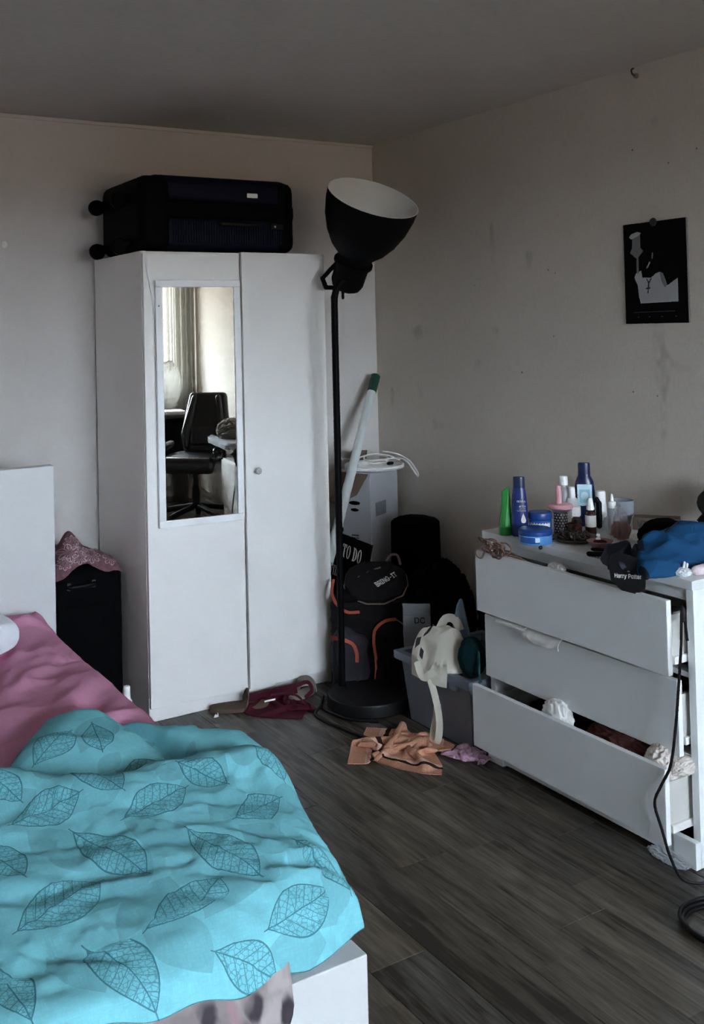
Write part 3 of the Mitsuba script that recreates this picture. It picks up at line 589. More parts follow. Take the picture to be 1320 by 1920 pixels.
# TO DO board
TD = thing('planner_board', 'black planner board with white letters TO DO beside the wardrobe', 'board')
tr, tl, rb_ = V(2.312, 3.600, .548), V(2.312, 3.85, .560), V(2.290, 3.627, .452)
ex = (tr - tl) / np.linalg.norm(tr - tl); ey = (tr - rb_); ey = ey - (ey @ ex) * ex; ey /= np.linalg.norm(ey); en = np.cross(ex, ey)
obj('panel', frame(plate(sbox(-.42, -.36, 0, 0), .008), tr - en * .008, ex, ey), 'blackmatte', TD)
obj('lettering', frame(plate(serif('TO DO', .056), .0012), tr + en * .0002 - ex * .207 - ey * .092, ex, ey), 'textwhite', TD, False, label='white serif letters')
obj('lettering', frame(plate(serif('MOVIE:', .040), .0012), tr + en * .0002 - ex * .335 - ey * .178, ex, ey), 'textgrey', TD, False)
obj('lettering', frame(plate(serif('VIE:', .040), .0012), tr + en * .0002 - ex * .355 - ey * .262, ex, ey), 'textgrey', TD, False)

# ------------------------------------------------------------------ backpack
BK = thing('backpack', 'dark backpack with orange zip edges and open flap behind the lamp base', 'backpack')
def pt(s, t, z): # s right along the pack's front, t toward the viewer
    o, rx, fr = V(2.288, 3.560, 0), V(.80, -.60, 0), V(-.58, -.81, 0)
    p = o + rx * s + fr * t; p[2] = z; return p
def puff(pts, r, seed, amp=.016, s=20):
    m = man(m3.Manifold.batch_hull([m3.Manifold.sphere(r, 16).translate([float(c) for c in p]) for p in pts]).refine_to_length(.012))
    v = np.array(m.vertices); nn = m.vertex_normals
    k = meshkit.fbm(v * s, 2, seed); k = (1 - np.abs(2 * k - 1)) ** 2 - .4
    m.vertices = v + nn * (k * amp)[:, None]; return m
obj('body', puff([pt(s, t, z) for s in (-.125, .10) for t in (-.06, .05) for z in (.045, .33)], .04, 61), 'pack', BK)
obj('front_pocket', puff([pt(s, .095, z) for s in (-.13, -.055) for z in (.045, .185)] + [pt(-.12, .09, .215)], .035, 63, .012), 'packlight', BK)
obj('front_pocket', puff([pt(s, .09, z) for s in (.035, .11) for z in (.04, .23)] + [pt(.08, .085, .255)], .034, 65, .008), 'pack', BK)
obj('orange_zip', ribbon([pt(-.165, .132, .222), pt(-.11, .138, .212), pt(-.078, .137, .195), pt(-.064, .136, .16), pt(-.064, .136, .125)], .014, .004, tuple(pt(0, 1, 0) - pt(0, 0, 0))), 'orange', BK, label='orange zip edge')
obj('orange_zip', ribbon([pt(.008, .112, .045), pt(.012, .118, .12), pt(.004, .118, .20), pt(.012, .118, .25), pt(.05, .118, .282), pt(.095, .115, .290)], .012, .004, tuple(pt(0, 1, 0) - pt(0, 0, 0))), 'orange', BK, label='orange zip edge')
obj('seam_piping', tube([pt(.095, .122, .290), pt(.13, .118, .26), pt(.15, .11, .19)], .003, 6), 'trimgrey', BK)
# lid: a domed flap tilted toward the viewer
lc = pt(.012, .03, .415); lu, lv = V(.80, -.60, -.02), V(.50, .66, .56)
lv = lv - (lv @ lu) / (lu @ lu) * lu; lv /= np.linalg.norm(lv); ln = np.cross(lu / np.linalg.norm(lu), lv)
lp = Polygon([(-.125, -.02), (-.09, -.075), (-.03, -.10), (.04, -.098), (.11, -.055), (.13, .0), (.12, .055), (.06, .10), (-.06, .10), (-.12, .06)]).buffer(-.02).buffer(.02)
m, _ = solid(lp, .012, lambda x, y, d: .030 * np.sqrt(np.clip(1 - (1 - np.clip(d / .04, 0, 1)) ** 2, 0, 1)) + .006 * fold(x, y, 67, 18), lambda x, y, d: -.02 + 0 * x)
lid = obj('lid', frame(m, lc, lu, lv), 'pack', BK)
ring = np.array(lp.buffer(.002).exterior.coords)[:-1]
def onlid(p2, h): return lc + lu / np.linalg.norm(lu) * p2[0] + lv * p2[1] + ln * h
obj('lid_piping', tube([onlid(p, -.014) for p in ring[::3]], .0036, 6, 3, closed=True), 'trimgrey', lid)
obj('lid_zip', tube([onlid((-.07, -.005), .030), onlid((-.02, .03), .031), onlid((.02, .05), .031)], .0042, 6), 'trimgrey', lid)
obj('lettering', frame(txt('BRING-IT', .024, (0, 0, 0), (1, 0, 0), (0, 1, 0), .0015, True, squeeze=.62), onlid((.012, -.062), .040), lu * .8 + lv * .62, lv * .8 - lu * .62), 'textwhite', lid, False, label='white lettering')
obj('mouth', puff([pt(s, t, .365) for s in (-.125, .06) for t in (.0, .075)], .022, 69, .004), 'packdark', BK)
obj('orange_piping', tube([pt(-.158, .05, .43), pt(-.162, .085, .385), pt(-.14, .108, .345), pt(-.10, .118, .318), pt(-.05, .118, .318)], .0065, 7), 'orange', BK, label='orange edge of the open compartment')
obj('handle_loop', tube([onlid((.035, .095), .0), onlid((.055, .125), .02), onlid((.085, .12), .03), onlid((.10, .085), .01)], .0055, 6), 'trimgrey', BK)

# ------------------------------------------------------------------ dark pile, carton scrap, storage box
one('dark_jacket', 'black jacket heaped beside the backpack', 'jacket', blob((2.515, 3.42, .24), (.14, .18, .235), 71, 5, .22, 5, -.6, flat=.002), 'darkcloth', True)
one('grey_jumper', 'charcoal jumper slumped against the right wall behind the dresser end', 'jumper', blob((2.672, 3.13, .25), (.095, .17, .25), 75, 5, .25, 5, 0, flat=.002), 'greycloth', True)
WB = thing('paper_bag', 'pale grey paper bag with black letters between backpack and jacket', 'bag')
wb0 = V(2.275, 3.235, 0)
ru, rf = V(.82, -.57, 0), V(-.57, -.82, 0)
obj('body', hullr([wb0 + ru * s + V(0, 0, z) - rf * t for s in (-.05, .05) for z in (.28, .375) for t in (0, .05)] + [wb0 - ru * .04 + V(0, 0, .004), wb0 + ru * .04 + V(0, 0, .004)], .003, 6), 'paperbag', WB)
obj('opening_fold', hullr([wb0 + ru * s + V(0, 0, z) + rf * .006 for s, z in ((-.052, .392), (.048, .388), (.045, .350), (-.045, .352))], .003, 6), 'paperbag', WB)
obj('lettering', txt('DC', .022, wb0 + rf * .0045 - ru * .012 + V(0, 0, .318), ru, (0, 0, 1), .001, True), 'print', WB, False)
SB = thing('storage_box', 'translucent plastic storage box standing at the end of the dresser', 'storage box')
def tub(x0, x1, y0, y1, z0, z1, ins):
    def ringp(i, z): return [(x0 + i, y0 + i, z), (x1 - i, y0 + i, z), (x1 - i, y1 - i, z), (x0 + i, y1 - i, z)]
    v = ringp(ins, z0) + ringp(0, z1)
    f = [[0, 2, 1], [0, 3, 2]]
    for i in range(4): j = (i + 1) % 4; f += [[i, j, 4 + j], [i, 4 + j, 4 + i]]
    return trimesh.Trimesh(v, f, process=False)
obj('body', tub(2.155, 2.535, 2.765, 3.17, .004, .232, .022), 'boxplastic', SB, False)
rimz0, rimz1 = .226, .254
rim = man(m3.Manifold.batch_boolean([m3.Manifold.cube([.42, .445, rimz1 - rimz0]).translate([2.135, 2.745, rimz0]), m3.Manifold.cube([.368, .393, .2]).translate([2.161, 2.771, rimz0 - .05])], m3.OpType.Subtract))
obj('rim', rim, 'frost', SB, False)
for yy in (2.85, 3.08): obj('latch_lug', rb(2.143, 2.158, yy - .02, yy + .02, .20, .228, .003), 'frost', SB)
one('stored_linen', 'grey crumpled linen inside the plastic storage box', 'linen', blob((2.345, 2.90, .11), (.15, .11, .10), 81, 6, .25, 4, 0, flat=.012), 'greystrap', True)
one('stored_folder', 'dark blue cloth packed inside the plastic storage box', 'cloth', blob((2.33, 3.055, .115), (.14, .085, .105), 83, 4, .12, 4, 0, flat=.012), 'navybag', True)
# tote bag
TB = thing('tote_bag', 'cream canvas tote bag with black print slumped on the storage box', 'tote bag')
def bagsurf(c, r, seed, amp, rot):
    m = blob(c, r, seed, 3.2, amp, 5, rot, flat=None)
    return m
tpoly = Polygon([(2.118, 3.055), (2.112, 2.99), (2.112, 2.94), (2.122, 2.885), (2.145, 2.845), (2.175, 2.83), (2.215, 2.845), (2.25, 2.90), (2.265, 2.97), (2.25, 3.03), (2.205, 3.07), (2.155, 3.08)]).buffer(-.015).buffer(.015)
def tote_top(x, y, d):
    k = np.sqrt(np.clip(1 - (1 - np.clip(d / .075, 0, 1)) ** 2, 0, 1))
    slope = np.clip((x - 2.11) / .12, 0, 1)
    low = np.where(x < 2.136, .258 - .045 * np.clip(1 - np.abs(y - 2.965) / .05, 0, 1), .258)
    return low + .003 + k * (.045 + .062 * slope + .038 * fold(x, y, 91, 9, 1.2, .45, 1.6) + .020 * fold(x, y, 95, 22, .5, .5, 1.8))
m, _ = solid(tpoly, .005, tote_top, lambda x, y, d: np.where(x < 2.1335, .205, .2560))
obj('bag', m, 'canvas', TB, True)
def print_patch(pts):
    P, tri, d, k = triangulate(Polygon(pts), .004)
    dd = shapely.distance(shapely.points(P), tpoly.exterior)
    z = tote_top(P[:, 0], P[:, 1], dd) + .0022
    return trimesh.Trimesh(np.column_stack([P, z]), tri, process=False)
for q in ([(2.150, 3.045), (2.185, 3.055), (2.20, 3.03), (2.165, 3.015)], [(2.142, 3.012), (2.17, 3.005), (2.18, 2.985), (2.15, 2.99)], [(2.122, 3.035), (2.138, 3.045), (2.142, 3.02), (2.128, 3.012)], [(2.118, 3.003), (2.128, 3.006), (2.128, 2.988), (2.118, 2.985)]):
    obj('black_print', print_patch(q), 'print', TB, True, label='black printed shape')
obj('strap', ribbon([(2.122, 2.945, .250), (2.114, 2.930, .215), (2.116, 2.912, .17), (2.120, 2.898, .11), (2.116, 2.890, .06), (2.112, 2.898, .018), (2.112, 2.922, .010), (2.120, 2.932, .035), (2.128, 2.924, .09), (2.126, 2.912, .14)], .024, .0028, (-.75, -.62, 0), 8), 'canvas', TB, label='hanging canvas strap')
obj('open_edge', ribbon([(2.205, 2.995, .365), (2.225, 2.99, .395), (2.235, 2.965, .405), (2.24, 2.94, .395), (2.24, 2.92, .37)], .03, .003, (-.6, -.5, .5), 6), 'canvas', TB)
obj('front_hem', ribbon([(2.114, 3.01, .262), (2.106, 2.98, .232), (2.106, 2.955, .222), (2.114, 2.92, .245), (2.135, 2.875, .264), (2.16, 2.845, .268)], .026, .003, (-.8, -.5, .35), 6), 'canvas', TB)
one('blue_sleeve', 'pale blue cloth corner sticking up behind the cream tote bag', 'cloth', hullr([(2.255, 2.985, .33), (2.285, 2.925, .32), (2.252, 2.955, .405), (2.252, 2.942, .448), (2.258, 2.936, .468)], .008, 12), 'paleblue', True)
one('teal_hat', 'dark teal knitted hat lying on the storage box next to the tote bag', 'hat', blob((2.182, 2.785, .322), (.042, .046, .066), 101, 3, .12, 4, .4, flat=.2548), 'tealdark', True)
one('teal_shirt', 'teal cloth draped between the hat and the dresser end', 'cloth', shell(*(lambda P, tri, d, k: (np.column_stack([2.155 + .010 * np.sin(P[:, 0] * 60) + .02 * P[:, 0], 2.735 - .40 * P[:, 0] + 0 * P[:, 1], .268 + P[:, 1] + .004 * np.sin(P[:, 0] * 90)]), tri))(*triangulate([(0, .02), (.02, .09), (.05, .07), (.085, .02), (.10, -.005), (.05, -.005)], .006)), .003), 'teal', True)

# ------------------------------------------------------------------ clothes on the floor
def cloth(pos, rest_u, rest_v, steps=170, iters=14, floor=.004, mu=.25, g=3.0, bend=.35):
    """lets a grid of points (n, m, 3) settle on the floor with fixed thread lengths, so that it buckles into folds"""
    x = pos.copy(); old = x.copy(); n, m = x.shape[:2]
    du, dv = rest_u / (n - 1), rest_v / (m - 1); dd = math.hypot(du, dv)
    def fix(a, b, L, k=.5):
        d = x[b] - x[a]; l = np.linalg.norm(d, axis=-1, keepdims=True) + 1e-9
        c = d * (k * (l - L) / l); x[a] += c; x[b] -= c
    S = slice
    cons = []
    for o in (0, 1):
        k = (n - o) // 2 * 2; cons.append(((S(o, o + k, 2), S(None)), (S(o + 1, o + k, 2), S(None)), du, .5))
        k = (m - o) // 2 * 2; cons.append(((S(None), S(o, o + k, 2)), (S(None), S(o + 1, o + k, 2)), dv, .5))
        k = (n - o) // 2 * 2
        cons.append(((S(o, o + k, 2), S(0, m - 1)), (S(o + 1, o + k, 2), S(1, m)), dd, .25)); cons.append(((S(o, o + k, 2), S(1, m)), (S(o + 1, o + k, 2), S(0, m - 1)), dd, .25))
    for o in range(4):
        a = np.arange(o, n - 2, 4); cons.append(((a,), (a + 2,), 2 * du, .5 * bend))
        a = np.arange(o, m - 2, 4); cons.append(((S(None), a), (S(None), a + 2), 2 * dv, .5 * bend))
    for st in range(steps):
        v = (x - old) * .93; old = x.copy(); x += v; x[..., 2] -= g * .00028
        for _ in range(iters):
            for a, b, L, k in cons: fix(a, b, L, k)
            x[..., 2] = np.maximum(x[..., 2], floor)
        on = x[..., 2] < floor + .002
        x[..., :2] = np.where(on[..., None], old[..., :2] + (x[..., :2] - old[..., :2]) * mu, x[..., :2])
    return x
def grid_mesh(x, t):
    n, m = x.shape[:2]; i = np.arange(n * m).reshape(n, m)
    f = np.vstack([np.column_stack([i[:-1, :-1].ravel(), i[1:, :-1].ravel(), i[1:, 1:].ravel()]), np.column_stack([i[:-1, :-1].ravel(), i[1:, 1:].ravel(), i[:-1, 1:].ravel()])])
    return shell(x.reshape(-1, 3), f, t)
def refine(x):
    from scipy.ndimage import zoom, gaussian_filter
    return np.stack([zoom(gaussian_filter(x[..., k], .6), 2, order=3, mode='nearest', grid_mode=False) for k in range(3)], -1)
def crumple(corners, n, m, ru, rv, seed, h, warp, freq=3.0, **kw):
    U, W = np.meshgrid(np.linspace(0, 1, n), np.linspace(0, 1, m), indexing='ij')
    c = np.array(corners, float)
    p = (c[0] * ((1 - U) * (1 - W))[..., None] + c[1] * (U * (1 - W))[..., None] + c[2] * (U * W)[..., None] + c[3] * ((1 - U) * W)[..., None])
    q = np.stack([U * freq, W * freq, 0 * U], -1)
    ox, oy = meshkit.fbm(q, 2, seed) - .5, meshkit.fbm(q, 2, seed + 5) - .5
    z = .012 + h * meshkit.fbm(q * 1.3, 3, seed + 9) ** 1.5
    p0 = np.stack([p[..., 0] + warp * ox, p[..., 1] + warp * oy, z], -1)
    x = refine(cloth(p0, ru, rv, **kw))
    n2, m2 = x.shape[:2]
    uv = np.stack(np.meshgrid(np.linspace(0, ru, n2), np.linspace(0, rv, m2), indexing='ij'), -1).reshape(-1, 2)
    return grid_mesh(x, .003), np.vstack([uv, uv])
PT = thing('towel', 'peach coloured towel with dark stripes crumpled on the floor before the lamp base', 'towel')
m, uvp = crumple([(1.865, 2.965), (1.985, 2.81), (2.11, 2.89), (2.005, 3.11)], 40, 44, .44, .52, 3, .19, .09, 3.2)
obj('cloth', m, 'towel', PT, True, uv=uvp)
SW = thing('sweater', 'pink knitted sweater bunched up on the floor by the bottom drawer', 'sweater')
m, uvp = crumple([(2.085, 2.785), (2.155, 2.70), (2.195, 2.755), (2.145, 2.82)], 36, 38, .30, .30, 21, .30, .05, 3.0, steps=130)
obj('cloth', m, 'knit', SW, True, uv=uvp)
# bag and shoes under the wardrobe
RBG = thing('red_bag', 'dark red cloth bag lying half under the wardrobe', 'bag')
m, _ = crumple([(1.74, 3.60), (1.84, 3.455), (1.90, 3.52), (1.925, 3.635)], 34, 34, .34, .30, 12, .20, .05, 3.0)
obj('body', m, 'redbag', RBG, True)
obj('back_panel', hullr([(1.752, 3.632, .01), (1.745, 3.628, .040), (1.94, 3.600, .052), (1.945, 3.60, .01)], .004, 8), 'redbag', RBG)
obj('strap', ribbon([(1.80, 3.54, .055), (1.85, 3.49, .066), (1.885, 3.475, .05), (1.915, 3.46, .01), (1.93, 3.43, .005)], .022, .004, (0, 0, 1), 6), 'redbag', RBG)
obj('strap', ribbon([(1.94, 3.60, .045), (1.985, 3.585, .055), (1.99, 3.56, .03), (1.955, 3.55, .01)], .014, .004, (0, -1, .3), 6), 'redbag', RBG)
obj('white_tag', rb(1.768, 1.815, 3.532, 3.536, .036, .042, .001), 'paper', RBG)
def sandal(name, lab, cx, cy, rot, m_sole, L, W=.044):
    k = thing(name, lab, 'sandal')
    sh = shapely.affinity.scale(Point(0, 0).buffer(1, 24), L / 2, W)
    m, _ = solid(sh, .008, lambda x, y, d: .016 + .006 * np.clip(x / L * 2, -1, 1) ** 2, lambda x, y, d: .0015 + 0 * x)
    m = rotz(m, rot, (0, 0, 0)); m.apply_translation((cx, cy, 0)); obj('sole', m, m_sole, k)
    t = ribbon([(.02, -.046, .018), (.03, -.03, .048), (.035, 0, .058), (.03, .03, .048), (.02, .046, .018)], .03, .004, (1, 0, 0), 6)
    t = rotz(t, rot, (0, 0, 0)); t.apply_translation((cx, cy, 0)); obj('strap', t, 'greystrap' if m_sole == 'greystrap' else 'brownsandal', k)
    return k
sandal('sandal', 'brown leather sandal peeking from under the wardrobe left of the red bag', 1.705, 3.62, -18, 'brownsandal', .23)
sandal('sandal', 'grey strap sandal under the wardrobe right of the red bag', 1.965, 3.595, 20, 'greystrap', .15, .030)
one('paper_scrap', 'small crumpled white paper scrap on the floor before the wardrobe', 'paper', cat(hullr([(1.584, 3.590, .002), (1.602, 3.586, .003), (1.597, 3.600, .002), (1.592, 3.594, .012)], .001, 6), hullr([(1.596, 3.590, .004), (1.606, 3.598, .003), (1.602, 3.592, .016)], .001, 6)), 'paper', False)
SP = thing('spray_bottle', 'white-capped spray bottle standing on the floor between bed and wardrobe', 'bottle')
obj('body', lathe([(0, .001), (.026, .001), (.028, .005), (.028, .172), (.023, .190), (.012, .200), (0, .200)], (1.158, 3.33, 0)), 'amber', SP)
obj('collar', lathe([(0, .200), (.017, .200), (.017, .230), (.014, .235), (0, .235)], (1.158, 3.33, 0)), 'whitecap', SP)
obj('nozzle', lathe([(0, .235), (.0115, .235), (.0115, .276), (.009, .280), (0, .280)], (1.158, 3.33, 0)), 'whitecap', SP)

# ------------------------------------------------------------------ dresser
DR = thing('dresser', 'white three-drawer dresser with drawers pulled partly open along the right wall', 'dresser')
X0, X1, Y0, Y1, DH = 2.200, 2.762, 1.858, 2.713, .7605
obj('side_panel', rb(X0 + .004, X1, Y0, Y0 + .024, .001, DH - .025, .0015), 'dresser_lit', DR)  # window-facing panel takes the lighter, painted-in lit tone
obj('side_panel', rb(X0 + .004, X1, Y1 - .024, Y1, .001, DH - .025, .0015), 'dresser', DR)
obj('top_panel', rb(X0 - .012, X1, Y0 - .010, Y1 + .008, DH - .0255, DH, .002), 'dresser', DR)
obj('top_rail', rb(X0 + .012, X0 + .03, Y0 + .024, Y1 - .024, DH - .062, DH - .0255, .001), 'dresser', DR)
obj('back_panel', bx(X1 - .012, X1 - .006, Y0 + .024, Y1 - .024, .03, DH - .03), 'dresser', DR)
for zc in (.503, .284): obj('divider_rail', rb(X0 + .008, X0 + .05, Y0 + .024, Y1 - .024, zc - .009, zc + .006, .001), 'dresser', DR)
obj('bottom_rail', rb(X0 - .012, X0 + .004, Y0 + .02, Y1 - .02, .011, .068, .001), 'dresser', DR)
for (a, b) in ((Y0 + .0, Y0 + .075), (Y1 - .075, Y1)): obj('foot_block', rb(X0 - .016, X0 + .003, a, b, .001, .072, .0015), 'dresser_lit', DR)
DYA, DYB = Y0 + .027, Y1 - .027
for i, (xf, z0, z1) in enumerate(((2.130, .512, .711), (2.163, .293, .494), (2.104, .076, .276))):
    dk = obj('drawer', rb(xf, xf + .018, DYA, DYB, z0, z1, .0015), 'dresser', DR)
    L = .46
    zb, zt = z0 + .022, z1 - .045
    obj('drawer_side', bx(xf + .018, xf + L, DYA + .012, DYA + .026, zb, zt), 'drawer_board', dk)
    obj('drawer_side', bx(xf + .018, xf + L, DYB - .026, DYB - .012, zb, zt), 'drawer_board', dk)
    obj('drawer_back', bx(xf + L - .014, xf + L, DYA + .026, DYB - .026, zb, zt), 'drawer_board', dk)
    obj('drawer_bottom', bx(xf + .018, xf + L - .014, DYA + .026, DYB - .026, zb + .004, zb + .012), 'drawer_board', dk)
    obj('runner', rb(xf + .03, xf + L, DYA + .003, DYA + .012, zb + .002, zb + .022, .001), 'whitecable', dk)
    obj('lit_end_strip', bx(xf + .0012, xf + .0168, DYA - .0006, DYA + .0004, z0 + .001, z1 - .001), 'dresser_lit', dk, False, label='drawer end with window light painted in as a lighter strip')  # added thin strip, paints the window light caught by the drawer end
    for zz in (zb + .008,): obj('screw', lathe([(0, 0), (.004, 0), (.003, .002), (0, .002)], (xf + .06, DYA + .012, zz + .006), (0, -1, 0), 8), 'steel', dk)
# things in and over the drawers
lr = random.Random(11); loops = []
for i in range(11):
    cy_, a_, b_, tl = 2.60 + lr.uniform(-.055, .05), lr.uniform(.022, .05), lr.uniform(.010, .022), lr.uniform(-.5, .5)
    loops.append(tube([(2.132 + .012 * math.cos(t + i) + lr.uniform(-.003, .003), cy_ + a_ * math.cos(t) * math.cos(tl) - b_ * math.sin(t) * math.sin(tl), .722 + .010 * (i % 3) + a_ * .35 * math.cos(t) * math.sin(tl) + b_ * math.sin(t)) for t in np.linspace(0, 2 * math.pi, 11)[:-1]], .0026, 6, 5, closed=True))
loops.append(tube([(2.135, 2.655, .722), (2.1245, 2.672, .712), (2.1245, 2.668, .692), (2.1245, 2.645, .690), (2.128, 2.63, .715), (2.14, 2.60, .735)], .0026, 6))
loops.append(tube([(2.14, 2.57, .730), (2.133, 2.53, .722), (2.140, 2.50, .718), (2.15, 2.47, .712), (2.165, 2.455, .70)], .0026, 6))
loops.append(tube([(2.14, 2.58, .722), (2.145, 2.54, .728), (2.140, 2.49, .722), (2.16, 2.44, .70)], .0026, 6))
one('shoelaces', 'tangle of brown laces hanging over the front left of the top drawer', 'laces', cat(*loops), 'lace', True)
one('white_underwear', 'white crumpled underwear poking out of the top drawer beside the laces', 'underwear', blob((2.172, 2.345, .700), (.018, .026, .018), 151, 4, .7, 4), 'whitegarment', True)
def hangcloth(y0, y1, x, ztop, drop, seed, t=.003):
    ys, vs = np.meshgrid(np.linspace(y0, y1, 60), np.linspace(0, 1, 16), indexing='ij')
    dz = drop * (.55 + .9 * (meshkit.fbm(np.stack([ys * 18, ys * 0, ys * 0 + seed], -1), 2, seed) - .2)).clip(.15, 1.4)
    zz = ztop - vs * dz
    xx = x - .004 - .012 * np.sin(vs * 2.6) - .010 * fold(ys, zz, seed, 30, 0, .3, 1.5) * vs
    idx = np.arange(60 * 16).reshape(60, 16)
    f = np.vstack([np.column_stack([idx[:-1, :-1].ravel(), idx[:-1, 1:].ravel(), idx[1:, 1:].ravel()]), np.column_stack([idx[:-1, :-1].ravel(), idx[1:, 1:].ravel(), idx[1:, :-1].ravel()])])
    return shell(np.column_stack([xx.ravel(), ys.ravel(), zz.ravel()]), f, t)
one('white_shirt', 'white ruffled garment squeezed out over the middle drawer front', 'shirt', cat(hangcloth(2.31, 2.47, 2.160, .502, .036, 161), hangcloth(2.46, 2.60, 2.161, .502, .014, 163)), 'whitegarment', True)
one('white_sock', 'white rolled sock sticking up over the left half of the bottom drawer', 'sock', blob((2.150, 2.335, .262), (.026, .050, .046), 171, 2.2, .5, 4, 0), 'whitegarment', True)
one('maroon_shirt', 'dark maroon shirt bulging from the right half of the bottom drawer', 'shirt', blob((2.205, 2.09, .225), (.068, .15, .070), 175, 5, .28, 5, 0), 'maroon', True)
one('cream_shirt', 'cream cloth spilling over the right end of the bottom drawer', 'shirt', blob((2.165, 1.945, .255), (.040, .042, .045), 177, 5, .4, 4, 0), 'creamgarment', True)
one('cream_scarf', 'off-white folded cloth on the bottom drawer side next to the cream cloth', 'cloth', blob((2.195, 1.90, .262), (.045, .028, .022), 179, 5, .4, 4, 0), 'creamgarment', True)
one('drawer_shade_fill', 'black lump standing in for the shade inside the bottom drawer', 'linen', blob((2.36, 2.30, .16), (.15, .34, .06), 181, 5, .2, 4, 0), 'darkcloth', True)  # black filler painting the shade in the open drawer, no real contents
one('plastic_wrapper', 'clear crumpled plastic wrapper on the floor by the dresser foot', 'wrapper', blob((2.165, 1.935, .012), (.020, .055, .012), 185, 6, .6, 3, 0, flat=.001), 'fog', False)
# cables at the dresser
PC = thing('power_cable', 'black power cable hanging down the right front of the dresser', 'cable')
obj('wire', tube([(2.19, 1.870, .60), (2.175, 1.866, .675), (2.165, 1.862, .695), (2.150, 1.853, .675), (2.142, 1.850, .60), (2.128, 1.850, .50), (2.115, 1.852, .40), (2.098, 1.858, .30), (2.086, 1.882, .24), (2.080, 1.900, .19), (2.082, 1.880, .13), (2.082, 1.855, .07), (2.098, 1.835, .02), (2.13, 1.815, .006), (2.18, 1.79, .005), (2.26, 1.74, .005), (2.4, 1.68, .005)], .0038, 8), 'black', PC)
obj('plug', hullr([(2.168, 1.863, .690), (2.163, 1.860, .660)], .006, 8), 'black', PC)
one('cable_coil', 'dark brown cable coil lying on the floor at the right edge', 'cable', cat(*[tube([(2.03 + (.085 + .006 * j) * math.cos(t), 1.655 + (.085 + .006 * j) * math.sin(t) * 1.0, .006 + .007 * j + .002 * math.sin(3 * t)) for t in np.linspace(0, 2 * math.pi, 17)[:-1]], .005, 7, 4, closed=True) for j in range(3)]), 'black', True)

# ------------------------------------------------------------------ on the dresser
T0 = DH + .0006
def lumpy(pts, r, seed, amp, s=9, rl=.008, it=24):
    m = man(m3.Manifold.batch_hull([m3.Manifold.sphere(r, 12).translate([float(c) for c in p]) for p in pts]).refine_to_length(rl))
    m.merge_vertices(); trimesh.smoothing.filter_taubin(m, .5, .51, it)
    v = np.array(m.vertices); nn = m.vertex_normals
    k = meshkit.fbm(v * s, 2, seed); k = (1 - np.abs(2 * k - 1)) ** 2 - .5
    v = v + nn * (k * amp)[:, None]; v[:, 2] = np.maximum(v[:, 2], T0 + .0005); m.vertices = v; return m
def place(prof, x, y, **k): return lathe(prof, (x, y, T0), **k)
def bottle(name, lab, x, y, parts, cat_='bottle', group=None):
    k = thing(name, lab, cat_, group)
    for nm, prof, mt in parts:
        key = obj(nm, place(prof, x, y), mt, k)
    return k
CAM = lambda x, y: (V(EYE[0] - x, EYE[1] - y, 0) / math.hypot(EYE[0] - x, EYE[1] - y))
def facing(x, y): f = CAM(x, y); return f, V(-f[1], f[0], 0)   # toward viewer, rightward (as seen)
# green tube standing on its cap
GT = thing('green_tube', 'translucent green wedge-shaped tube standing at the left end of the dresser', 'tube')
f_, r_ = facing(2.20, 2.61)
gx = V(2.205, 2.615, T0)
obj('cap', place([(0, 0), (.023, 0), (.024, .003), (.024, .026), (.022, .028), (0, .028)], gx[0], gx[1]), 'greenbottle', GT)
ringb = [gx + V(.022 * math.cos(t), .022 * math.sin(t), .028) for t in np.linspace(0, 2 * math.pi, 17)[:-1]]
flat = [gx + r_ * s + V(0, 0, z) for s, z in ((-.010, .140), (.014, .160))]
obj('body', trimesh.convex.convex_hull(np.array(ringb + flat + [gx + f_ * .003 + r_ * .012 + V(0, 0, .158), gx + f_ * .003 - r_ * .008 + V(0, 0, .139)])), 'greenbottle', GT, False)
def lotion(name, lab, x, y, m_, h, w, capw, lines, cap='navybottle'):
    k = thing(name, lab, 'bottle')
    f, r = facing(x, y); ax = V(*r); 
    prof = [(0, 0), (.92 * w, 0), (w, .006), (w * 1.02, h * .30), (w, h * .52), (w * .88, h * .70), (capw, h * .80), (capw * .98, h * .82)]
    b = lathe(prof + [(0, h * .82)], (0, 0, 0), n=36); 
    M = np.eye(4); M[:3, 0], M[:3, 1] = r, f * .62; M[:3, 3] = (x, y, T0); b.apply_transform(M); obj('body', b, m_, k)
    c = lathe([(0, h * .815), (capw * .97, h * .815), (capw, h * .83), (capw * .96, h * .985), (capw * .9, h), (0, h)], (0, 0, 0), n=36); c.apply_transform(M); obj('cap', c, cap, k)
    return k, f, r
k, f, r = lotion('lotion_bottle', 'dark blue lotion bottle with white lettering next to the green tube', 2.225, 2.568, 'bluebottle', .192, .0255, .0195, 0)
o = V(2.225, 2.568, T0) + f * .0165
obj('lettering', cat(txt('NIVEA', .0065, o + r * .006 + V(0, 0, .112), r, (0, 0, 1), .0012, True, True), txt('BODY', .0055, o + r * .010 + V(0, 0, .096), r, (0, 0, 1), .0012, True, True), txt('LOTION', .0036, o + r * .009 + V(0, 0, .089), r, (0, 0, 1), .0012, False, True), txt('NOURISHING', .003, o + r * .006 + V(0, 0, .083), r, (0, 0, 1), .0012, False, True)), 'textwhite', k, False)
obj('drop_print', frame(plate(Polygon([(0, .030), (.006, .016), (.0085, .008), (.006, .001), (0, -.001), (-.006, .001), (-.0085, .008), (-.006, .016)]), .0012), o + r * .012 + V(0, 0, .046), r, (0, 0, 1)), 'textwhite', k, False)
k, f, r = lotion('shower_gel', 'tall navy bottle with a pale label at the back by the wall', 2.515, 2.566, 'navybottle', .212, .0345, .0205, 0)
lb_ = []
